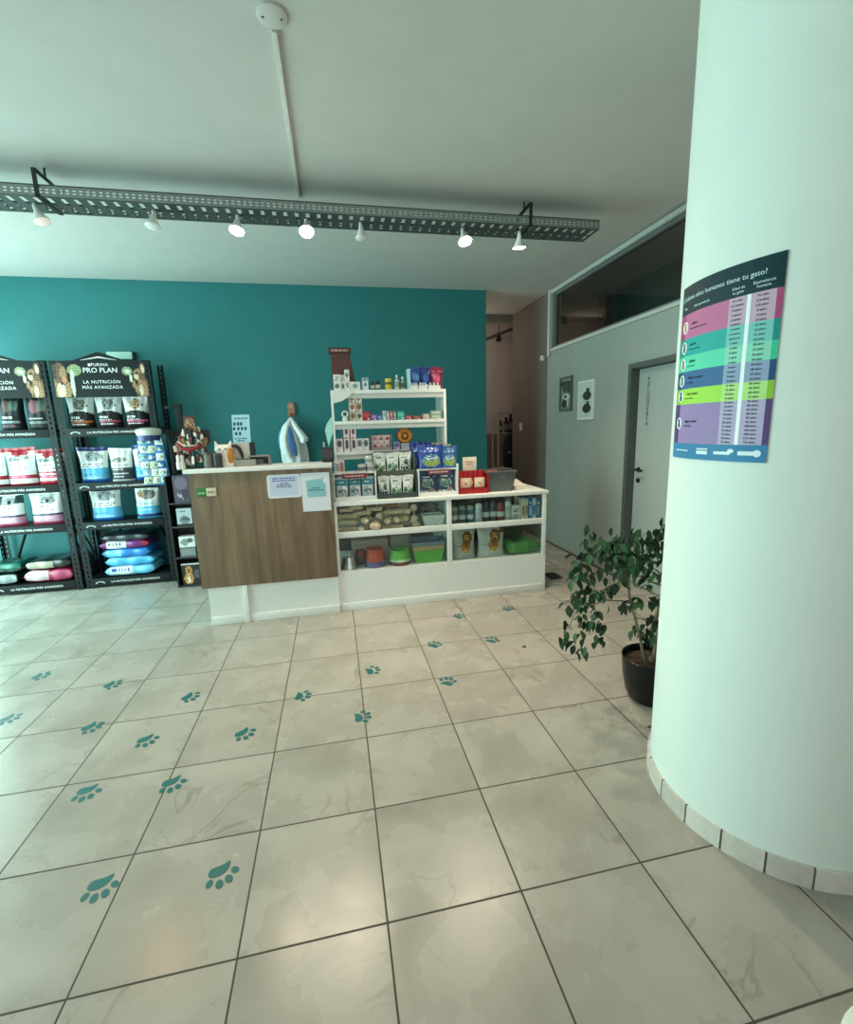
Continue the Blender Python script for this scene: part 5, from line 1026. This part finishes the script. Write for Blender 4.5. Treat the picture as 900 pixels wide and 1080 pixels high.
# bracket tray with sign card
pt = thing('penguin_holder', (-.80, 3.24, DT), 'cream box holder with a black curved strap, carrying the sign card', 'holder')
part(B(M('#b9b8ae', .5)).box(-.875, -.74, 3.20, 3.30, DT+.055, DT+.185, bev=.012), 'box_body', pt)
part(B(BLACKM).box(-.738, -.712, 3.20, 3.30, DT+.05, DT+.19, bev=.005), 'side_panel', pt)
part(B(BLACKM).tube([(-.875, 3.193, DT+.165), (-.845, 3.19, DT+.165), (-.82, 3.19, DT+.14), (-.805, 3.19, DT+.10), (-.80, 3.193, DT+.065)], [.010, .013, .014, .013, .010], 8), 'strap', pt)
part(B(M('#9a9c96', .5)).box(-.90, -.70, 3.17, 3.31, DT, DT+.052, bev=.004), 'base', pt)
sg = thing('sign_card', (-.80, 3.25, DT+.19), 'pale blue card with rows of small dark pictures standing above the desk', 'sign')
part(B(M('#a9dcec', .45, var=.02)).prism([(-.072, 0), (.064, 0), (.072, .225), (-.064, .225)], lambda u, v, s: Vector((-.80+u, 3.25+.004*s, DT+.186+v))), 'card', sg)
INK2 = M('#2c4a52', .6)
b = B(INK2); rs = random.Random(2)
for zz, n in ((.15, 3), (.112, 4), (.072, 2)):
    for k in range(n):
        x = -.852+.028*k+rs.uniform(-.003, .003)+(.01 if n == 2 else 0)
        b.box(x-.009, x+.009, 3.2488, 3.2502, DT+.186+zz-.010, DT+.186+zz+.010, bev=.0006).box(x-.004, x+.010, 3.2488, 3.2502, DT+.186+zz+.008, DT+.186+zz+.016)
part(b, 'printed_icons', sg)
lines(sg, M('#4c8a9c', .6), -.795, DT+.186+.195, [.10], .013, .02, y=3.2488, name='print_line'); lines(sg, M('#4c8a9c', .6), -.81, DT+.186+.034, [.10, .06], .010, .017, y=3.2488, name='print_line')
fm = thing('low_frame', (-.675, 3.24, DT), 'low grey open-fronted frame box on the desk ledge left of the hanging smock', 'frame')
GF = M('#858a86', .5)
part(B(GF).box(-.76, -.59, 3.19, 3.29, DT, DT+.012).box(-.76, -.59, 3.19, 3.29, DT+.07, DT+.082).box(-.76, -.748, 3.19, 3.29, DT+.012, DT+.07).box(-.602, -.59, 3.19, 3.29, DT+.012, DT+.07).box(-.748, -.602, 3.28, 3.29, DT+.012, DT+.07), 'frame_body', fm)
part(B(M('#4a4f4e', .5)).box(-.715, -.64, 3.20, 3.26, DT+.012, DT+.05, bev=.004), 'inner_box', fm)
bx = thing('black_box', (-.122, 3.24, DT), 'small black box at the right end of the desk ledge', 'box')
part(B(M('#0c0d0e', .25, coat=.4)).box(-.172, -.075, 3.20, 3.29, DT, DT+.125, bev=.004), 'box_body', bx); part(B(M('#b8bcb8', .3)).lathe([(.007, 0), (.007, .03), (.003, .045)], (-.15, 3.24, DT+.125), 10), 'nozzle', bx)

# smock hanging from a wooden hook on the back wall
hk = thing('wooden_wall_hook', (-.52, 4.8, 1.70), 'pink-brown rounded wooden hook on the teal wall above the white smock', 'hook')
WHK = M('#a8775e', .5, var=.15)
part(B(WHK).prism(rrect(.080, .165, .036), lambda u, v, s: Vector((-.52+u, 4.775+.0245*s, 1.787+v))), 'plate', hk); part(B(M('#6b4636', .5)).tube([(-.52, 4.775, 1.735), (-.52, 4.735, 1.715), (-.52, 4.725, 1.74)], .010), 'peg', hk)
part(B(M('#c79a7c', .5)).lathe([(.022, 0), (.022, .006)], (-.52, 4.775, 1.825), 14, Matrix.Rotation(PI/2, 3, 'X')), 'top_knob', hk)
sm = thing('white_smock', (-.52, 4.74, 1.69), 'white and blue cloth smock hanging from the wooden hook on the teal wall', 'smock')
CL = M('#eef1f0', .8, var=.04); CLB = M('#466f9f', .8, var=.06); CLT = M('#2f93a8', .8)
def cloth(rowsz, mat, nm, folds=5, amp=.018, ph=0, label=None, th=.004):
    """rowsz: (z, x centre, half width, y, depth bulge)"""
    b = B(mat); nU = 24
    def P(u, v):
        f = v*(len(rowsz)-1); i = min(int(f), len(rowsz)-2); k = f-i; k = k*k*(3-2*k)
        z, xc, hw, y, bl = [a*(1-k)+c_*k for a, c_ in zip(rowsz[i], rowsz[i+1])]
        s = 2*u-1
        return Vector((xc+s*hw, y-bl*(1-s*s)-amp*min(1, hw/.12)*math.sin(folds*PI*u+ph+1.5*v), z+.012*math.sin(6*u+ph)*(v > .9)))
    b.sheet(nU, 26, P, None, th=th); part(b, nm, sm, label, smooth=70)
cloth([(1.700, -0.528, 0.011, 4.735, 0.000), (1.640, -0.528, 0.054, 4.740, 0.020), (1.540, -0.528, 0.103, 4.740, 0.050), (1.440, -0.520, 0.132, 4.740, 0.080), (1.320, -0.515, 0.149, 4.745, 0.100), (1.220, -0.511, 0.150, 4.745, 0.100), (1.150, -0.507, 0.132, 4.745, 0.090), (1.090, -0.507, 0.088, 4.750, 0.060)], CL, 'body_cloth', 6, .013)
cloth([(1.690, -0.533, 0.009, 4.700, 0.000), (1.600, -0.580, 0.039, 4.660, 0.020), (1.480, -0.610, 0.047, 4.640, 0.030), (1.370, -0.606, 0.052, 4.630, 0.030), (1.300, -0.589, 0.056, 4.630, 0.030), (1.250, -0.567, 0.043, 4.630, 0.030)], CL, 'left_sleeve', 3, .010, 1)
cloth([(1.690, -0.524, 0.009, 4.700, 0.000), (1.600, -0.481, 0.028, 4.660, 0.015), (1.520, -0.429, 0.039, 4.640, 0.020), (1.460, -0.395, 0.045, 4.630, 0.020), (1.420, -0.404, 0.039, 4.630, 0.020)], CL, 'right_sleeve', 3, .008, 2)
cloth([(1.600, -0.546, 0.013, 4.650, 0.000), (1.500, -0.537, 0.030, 4.615, 0.010), (1.380, -0.520, 0.039, 4.600, 0.010), (1.280, -0.503, 0.026, 4.600, 0.010)], CLB, 'blue_panel', 2, .006, 0, 'blue cloth panel')
cloth([(1.620, -0.589, 0.017, 4.720, 0.000), (1.540, -0.636, 0.034, 4.710, 0.010), (1.440, -0.666, 0.022, 4.710, 0.010), (1.360, -0.675, 0.009, 4.710, 0.000)], CLT, 'teal_tail', 2, .006, .5, 'teal cloth corner')

# narrow stand of small goods at the left of the desk
ps = thing('narrow_goods_stand', (-1.53, 4.16, 0), 'narrow stepped black stand of small goods beside the left end of the desk', 'stand')
part(B(BLACKM).box(-1.725, -1.71, 4.12, 4.30, 0, 1.14).box(-1.355, -1.34, 4.12, 4.30, 0, 1.14).box(-1.71, -1.355, 4.285, 4.30, 0, 1.14), 'stand_frame', ps)
SZ = (.015, .318, .637, .875)
for z in SZ: part(B(M('#3a3d3f', .5)).box(-1.71, -1.355, 4.115, 4.285, z-.012, z), 'stand_shelf', ps)
GS = 'small goods on the narrow stand'
carton('dog_picture_box', -1.586, 4.18, SZ[0], .175, .11, .235, M('#24262a', .4), [(.1, .05, .62, .55, 'e', MOT('#c78f4e', '#a5713a', '#d9a868')), (.2, .45, .58, .9, 'e', MOT('#d9a462', '#b98448', '#8a5c30')), (.25, .1, .45, .4, 'e', M('#efe0c4', .6)), (.3, .68, .35, .74, 'r', TXD), (.44, .68, .49, .74, 'r', TXD), (.36, .55, .43, .62, 'e', TXD), (.65, .3, .95, .7, 'e', M('#5a5560', .6)), (0, .93, 1, 1, 'r', M('#cfd0cc', .5))], 'dark box with a tan puppy picture at the foot of the narrow stand', 'box', GS)
carton('dark_picture_box', -1.408, 4.18, SZ[0], .10, .11, .235, M('#33313a', .4), [(.1, .2, .9, .8, 'e', M('#6a6570', .6))], 'dark box right of the puppy picture box', 'box', GS)
carton('grey_pack', -1.591, 4.18, SZ[1], .15, .10, .10, M('#6c7072', .5), [(.1, .2, .9, .8, 'r', M('#85898b', .5))], 'plain grey pack under the white print pack', 'pack', GS)
carton('white_print_pack', -1.591, 4.18, SZ[1]+.1015, .15, .10, .11, M('#dedfdb', .5), [(.1, .15, .6, .8, 'e', M('#8b8f90', .5)), (.5, .4, .9, .85, 'e', M('#55595c', .5))], 'white pack with grey print on the narrow stand, above the grey pack', 'pack', GS)
carton('silver_pack', -1.586, 4.18, SZ[2], .14, .10, .18, M('#b4bcc2', .3), [(.15, .1, .85, .6, 'e', M('#77828a', .4)), (.3, .3, .9, .5, 'e', M('#4d565c', .4)), (0, 0, 1, .1, 'r', M('#222426', .5)), (.2, .8, .8, .9, 't', INKG)], 'silver pack with dark base on the narrow stand, second shelf from the top', 'pack', GS)
carton('violet_grey_pack', -1.580, 4.18, SZ[3], .15, .10, .27, M('#4f4656', .45), [(.1, .5, .9, .95, 'e', M('#6d6276', .5)), (.2, .15, .6, .4, 't', M('#a79cb0', .5)), (.5, .1, .95, .5, 'e', M('#3a343f', .5))], 'dark violet-grey pack on the top shelf of the narrow stand', 'pack', GS)

# ------------------------------------------------------------------ potted fig
PX, PY = 1.60, 1.315
pl = thing('potted_fig', (PX, PY, 0), 'leafy weeping fig in a glossy black pot, half hidden by the pale pillar', 'potted plant')
part(B(M('#0b0c0d', .3, spec=.35)).lathe([(.10, 0), (.122, .008), (.138, .05), (.152, .13), (.160, .222), (.162, .246), (.156, .250), (.150, .243), (.148, .215), (0, .212)], (PX, PY, 0), 48), 'pot', pl)
b = B(M('#3d2c22', .95, var=.4, scale=60)); rs = random.Random(8)
b.lathe([(.147, .212), (.10, .222), (.04, .226), (0, .226)], (PX, PY, 0), 24, cap0=False)
for k in range(40):
    a = rs.uniform(0, 2*PI); r_ = rs.uniform(0, .13); b.sphere((PX+r_*math.cos(a), PY+r_*math.sin(a), .224), rs.uniform(.006, .013), 1, 1, .6, 6, 4)
part(b, 'soil', pl)
BK = M('#7d6f5a', .8, var=.2); 
def stem(pts, r0, r1, mat=BK):
    n = len(pts); part(B(mat).tube(pts, [r0+(r1-r0)*i/(n-1) for i in range(n)], 8), 'branch', pl, smooth=60)
stem([(1.545, 1.30, .225), (1.519, 1.30, .30), (1.503, 1.30, .364), (1.463, 1.30, .491), (1.417, 1.29, .601), (1.396, 1.28, .699), (1.404, 1.28, .821), (1.429, 1.28, .945)], .009, .004)
stem([(1.585, 1.31, .225), (1.575, 1.31, .395), (1.615, 1.32, .505), (1.665, 1.34, .575), (1.70, 1.34, .66), (1.69, 1.35, .80), (1.64, 1.35, .95)], .015, .005)
stem([(1.62, 1.33, .225), (1.64, 1.35, .34), (1.69, 1.38, .46)], .011, .006)
stem([(1.418, 1.29, .59), (1.37, 1.30, .604), (1.284, 1.30, .617), (1.216, 1.30, .601), (1.141, 1.30, .602), (1.112, 1.31, .561), (1.085, 1.33, .46)], .005, .002)
stem([(1.695, 1.34, .64), (1.62, 1.32, .661), (1.537, 1.30, .696), (1.448, 1.28, .744), (1.314, 1.27, .793), (1.236, 1.27, .846), (1.161, 1.26, .90)], .006, .002)
stem([(1.463, 1.30, .50), (1.50, 1.30, .486), (1.555, 1.29, .47)], .003, .002); stem([(1.216, 1.30, .60), (1.205, 1.31, .55), (1.237, 1.34, .45)], .003, .0015); stem([(1.314, 1.27, .793), (1.27, 1.22, .86), (1.25, 1.20, .93)], .003, .0015); stem([(1.40, 1.28, .80), (1.46, 1.25, .88), (1.50, 1.25, .95)], .004, .0015)
CLUS = [(1.152, 1.232, .964, .049, 8), (1.16, 1.311, .881, .032, 5), (1.127, 1.266, .834, .057, 13), (1.121, 1.327, .76, .029, 4), (1.214, 1.333, .763, .052, 8), (1.289, 1.187, .944, .067, 24), (1.283, 1.173, .874, .067, 24), (1.492, 1.388, .921, .039, 8), (1.418, 1.237, .982, .029, 5), (1.49, 1.231, .951, .045, 9), (1.642, 1.429, .839, .041, 8), (1.593, 1.292, .828, .036, 6), (1.565, 1.387, .781, .049, 6), (1.545, 1.294, .744, .039, 5), (1.637, 1.336, .708, .033, 4), (1.416, 1.209, .797, .037, 5), (1.381, 1.335, .703, .031, 4), (1.368, 1.396, .661, .039, 6), (1.263, 1.306, .659, .045, 8), (1.245, 1.363, .648, .038, 6), (1.149, 1.345, .657, .045, 8), (.995, 1.187, .669, .027, 3), (1.149, 1.367, .604, .034, 4), (1.192, 1.324, .601, .026, 4), (1.379, 1.248, .625, .03, 4), (1.38, 1.178, .651, .037, 5), (1.456, 1.395, .522, .024, 3), (1.185, 1.293, .527, .041, 6), (1.169, 1.357, .501, .023, 3), (1.108, 1.398, .452, .031, 3), (1.064, 1.356, .409, .027, 2), (1.133, 1.409, .359, .028, 3), (1.129, 1.273, .373, .03, 3), (1.148, 1.378, .333, .024, 2), (1.227, 1.286, .503, .03, 4), (1.325, 1.413, .349, .041, 4), (1.284, 1.399, .509, .024, 3), (1.08, 1.195, .517, .029, 3), (1.448, 1.205, .726, .026, 4), (1.509, 1.226, .626, .027, 3), (1.711, 1.421, .507, .03, 3), (1.554, 1.283, .503, .041, 5), (1.525, 1.333, .4, .05, 8), (1.533, 1.248, .407, .045, 6), (1.604, 1.302, .996, .027, 3), (1.228, 1.27, .941, .029, 3), (1.268, 1.261, .906, .029, 4), (1.28, 1.322, .854, .03, 4), (1.70, 1.40, .93, .06, 12), (1.75, 1.38, .80, .06, 12), (1.78, 1.42, .66, .05, 8)]
LG = [M('#27482a', .45, var=.15, spec=.35), M('#1f3a24', .45, var=.15, spec=.35), M('#335a33', .45, var=.15, spec=.35), M('#1a2e1f', .5, var=.15, spec=.3)]
b = B(*LG); rs = random.Random(17)
tw = B(BK)
def leaf(c, L, yaw, pitch, roll):
    Q = Matrix.Rotation(yaw, 3, 'Z') @ Matrix.Rotation(pitch, 3, 'Y') @ Matrix.Rotation(roll, 3, 'X')
    n = 7; prof = [0, .26, .40, .42, .34, .20, 0.02]
    top = []
    for i in range(n):
        s = i/(n-1); w = prof[i]*L*.62; bend = -.22*L*s*s
        top.append([Q @ Vector((s*L, -w, bend+w*.30))+c, Q @ Vector((s*L, 0, bend))+c, Q @ Vector((s*L, w, bend+w*.30))+c])
    V = [b.ring(r) for r in top]
    b.mi = rs.choice([0, 0, 1, 1, 2, 3])
    for p, q in zip(V, V[1:]):
        b.face((p[0], p[1], q[1], q[0])); b.face((p[1], p[2], q[2], q[1]))
for x, y, z, r_, n in CLUS:
    for k in range(int(n*1.75)):
        p = Vector((x+rs.gauss(0, r_*.55), y+rs.gauss(0, r_*.55), z+rs.gauss(0, r_*.55)))
        if (p-Vector((PC.x, PC.y, p.z))).length < PR+.06: p.y = PC.y+PR+.08
        leaf(p, rs.uniform(.044, .066), rs.uniform(0, 2*PI), rs.uniform(.35, 1.35), rs.uniform(-.7, .7))
part(b, 'foliage', pl, smooth=60, recalc=False); bpy.data.objects['foliage']['kind'] = 'stuff'
single(B(M('#565a4a', .6)).prism([(-.03, 0), (-.01, .012), (.02, .010), (.035, 0), (.02, -.012), (-.01, -.010)], lambda u, v, s: Vector((1.43+u, 1.08+v, .0004+.002*s))), 'fallen_leaf', 'dry fallen leaf on the floor in front of the black plant pot', 'leaf', loc=(1.43, 1.08, 0))

# ------------------------------------------------------------------ on the right wall, in the corridor, on the floor
def picture(y0, y1, z0, z1, frame, paper, items, label, fw=.02):
    t = thing('framed_picture', (WX0, (y0+y1)/2, z0), label, 'picture', 'framed pictures on the right wall')
    x1, x0 = WX0, WX0-.022
    part(B(frame).box(x0, x1, y0, y0+fw, z0, z1).box(x0, x1, y1-fw, y1, z0, z1).box(x0, x1, y0+fw, y1-fw, z0, z0+fw).box(x0, x1, y0+fw, y1-fw, z1-fw, z1), 'picture_frame', t)
    b = B(); b.sheet(28, 40, lambda u, v: Vector((x0+.012, y1-fw-(y1-y0-2*fw)*u, z0+fw+(z1-z0-2*fw)*v)), art(paper, items), th=.003); part(b, 'print', t, smooth=0)
DG = M('#1c2a26', .6); MG = M('#8fa39b', .6); PGY = M('#bccac3', .6)
picture(4.135, 4.415, 1.685, 2.075, M('#4d5a55', .5), M('#6d7f78', .6), [(0, .75, 1, .9, 'r', DG), (.1, .55, .9, .82, 'e', M('#33443f', .6)), (.15, .30, .85, .5, 'e', PGY), (.3, .36, .6, .46, 'e', DG), (.1, .05, .6, .32, 'e', DG), (.62, .1, .75, .35, 'r', PGY), (.7, .5, .95, .75, 'e', DG)], 'smaller dark-framed picture in dark tones, farther along the right wall')
picture(3.675, 3.985, 1.575, 1.985, M('#d3dcd6', .5), PGY, [(.22, .50, .85, .76, 'e', DG), (.45, .70, .72, .86, 'e', DG), (.22, .12, .85, .40, 'e', DG), (.5, .36, .72, .48, 'e', DG), (.35, .42, .6, .48, 'e', MG)], 'white-framed picture of two dark animal shapes, nearer the door on the right wall', .024)
ms = thing('motion_sensor', (WX0, 4.885, 2.35), 'small white sensor on the wall under the clerestory corner', 'sensor'); part(B(WHITEM).box(WX0-.04, WX0, 4.86, 4.91, 2.335, 2.40, bev=.008), 'housing', ms); part(B(M('#c9cfca', .3)).sphere((WX0-.038, 4.885, 2.36), .016), 'lens', ms)
sw = thing('light_switch', (WX0, 5.59, 1.51), 'white light switch on the shaded corridor wall', 'switch'); part(B(M('#cfcac2', .4)).box(WX0-.010, WX0, 5.545, 5.635, 1.46, 1.57, bev=.003), 'plate', sw); part(B(WHITEM).box(WX0-.016, WX0-.010, 5.57, 5.61, 1.49, 1.54, bev=.002), 'rocker', sw)
cs = thing('corridor_shelf_unit', (2.68, 6.5, 0), 'pale metal shelf unit in the corridor beyond the teal wall', 'shelf unit')
PM = M('#b7aea6', .5)
for x in (2.56, 3.0):
    for y in (6.35, 6.62): part(B(PM).box(x-.012, x+.012, y-.012, y+.012, 0, 1.75), 'post', cs)
for z in (.4, .85, 1.43, 1.74): part(B(PM).box(2.55, 3.01, 6.34, 6.63, z-.012, z), 'shelf', cs)
bottle(2.62, 6.42, 1.43, .035, .20, M('#2c2a2b', .4), M('#1c1a1b', .4), M('#8a8078', .5), 'dark bottle, left of three on the corridor shelf unit', 'bottles on the corridor shelf unit')
bottle(2.72, 6.42, 1.43, .040, .24, M('#3a3432', .4), M('#1f1c1b', .4), M('#8a8078', .5), 'dark bottle, middle of three on the corridor shelf unit', 'bottles on the corridor shelf unit'); bottle(2.80, 6.43, 1.43, .036, .29, M('#25272a', .4), M('#1c1a1b', .4), M('#8a8078', .5), 'tallest dark bottle, right of three on the corridor shelf unit', 'bottles on the corridor shelf unit')
bk = thing('black_backpack', (2.74, 6.28, .87), 'black bag with two pale straps hanging before the corridor shelf unit', 'bag')
BKB = M('#0f0f11', .7); part(B(BKB).loft([[Vector((2.74+w*math.cos(2*PI*k/16), 6.265+d*math.sin(2*PI*k/16), z)) for k in range(16)] for z, w, d in ((.87, .10, .04), (.92, .13, .06), (1.15, .14, .065), (1.32, .12, .055), (1.40, .06, .03))]), 'bag_body', bk, smooth=60)
for x in (2.69, 2.79): part(B(M('#b9b4ae', .6)).box(x-.018, x+.018, 6.195, 6.203, 1.10, 1.125), 'strap_tab', bk)
part(B(BKB).tube([(2.70, 6.265, 1.39), (2.72, 6.30, 1.425), (2.76, 6.30, 1.425), (2.78, 6.265, 1.39)], .008), 'strap', bk)
rl = thing('corridor_lamp_rail', (2.5, 6.6, 2.95), 'dark diagonal lamp rail high in the corridor', 'lamp rail')
part(B(M('#6b645e', .5)).tube([(2.30, 6.6, 2.86), (2.95, 6.6, 3.10)], .025, 4), 'rail', rl)
part(B(BLACKM).lathe([(.03, 0), (.045, -.07), (.05, -.09), (0, -.09)], (2.66, 6.6, 2.975), 14), 'lamp_head', rl); part(B(BLACKM).tube([(2.66, 6.6, 2.97), (2.66, 6.6, 3.3)], .006, 6), 'cord', rl)
fv = thing('floor_drain', (2.05, 3.40, 0), 'dark square drain grille in the floor right of the display counter', 'floor drain')
b = B(M('#3a332e', .6)).box(1.985, 2.125, 3.30, 3.50, .0003, .004)
for k in range(6): b.use(M('#221d1a', .7)).box(2.0+.02*k, 2.012+.02*k, 3.315, 3.485, .004, .0052)
part(b, 'grille', fv)
wp = thing('round_white_base', (1.20, -.23, 0), 'edge of a round white stand base at the lower right corner', 'stand base')
part(B(M('#e3e6df', .4)).lathe([(.205, 0), (.205, .010), (.19, .022), (.06, .035), (.03, .05), (0, .05)], (1.20, -.235, 0), 40), 'foot_disc', wp); part(B(M('#cfd3cd', .35, metal=.3)).lathe([(.02, .045), (.02, .55)], (1.20, -.235, 0), 14), 'stub_pole', wp)

# ------------------------------------------------------------------ light: daylight through the shop front, bulbs
def area(name, loc, rot, sx, sy, e, col):
    ld = bpy.data.lights.new(name, 'AREA'); ld.shape = 'RECTANGLE'; ld.size = sx; ld.size_y = sy; ld.energy = e; ld.color = col
    o = bpy.data.objects.new(name, ld); COL.objects.link(o); o.location = loc; o.rotation_euler = rot
DAY = (.80, 1.0, .93)
area('daylight_front_windows', (-.7, -3.6, 1.45), (PI/2, 0, 0), 5.8, 2.6, 56, (.98, 1.0, .97))
area('daylight_left_windows', (-3.91, 1.6, 1.4), (PI/2, 0, -PI/2), 2.6, 2.5, 115, (.62, 1.0, .95))
area('daylight_left_corner_window', (-3.91, 3.75, 1.4), (PI/2, 0, -PI/2), 1.7, 2.5, 135, (.60, 1.0, .95))
ld = bpy.data.lights.new('corridor_bulb', 'POINT'); ld.energy = 15; ld.color = (1, .82, .66); ld.shadow_soft_size = .1
o = bpy.data.objects.new('corridor_bulb', ld); COL.objects.link(o); o.location = (1.5, 6.1, 2.7)
w = bpy.data.worlds.new('sky'); S.world = w; w.use_nodes = True; nt = w.node_tree; bgn = nt.nodes['Background']
sky = nt.nodes.new('ShaderNodeTexSky'); sky.sky_type = 'HOSEK_WILKIE'; sky.turbidity = 6; sky.sun_direction = (.3, .5, .8)
hs = nt.nodes.new('ShaderNodeHueSaturation'); hs.inputs['Saturation'].default_value = .35
nt.links.new(sky.outputs[0], hs.inputs['Color']); nt.links.new(hs.outputs[0], bgn.inputs[0]); bgn.inputs[1].default_value = .5
S.view_settings.view_transform = 'Standard'; S.view_settings.look = 'None'; S.view_settings.gamma = 1; S.view_settings.use_curve_mapping = False
ld = bpy.data.lights.new('inner_room_fill', 'POINT'); ld.energy = 28; ld.color = (1, .9, .78); ld.shadow_soft_size = .1  # added fill that brightens the room behind the clerestory; no lamp known there
o = bpy.data.objects.new('inner_room_fill', ld); COL.objects.link(o); o.location = (3.3, 1.5, 2.2)
S.view_settings.exposure = 0.0
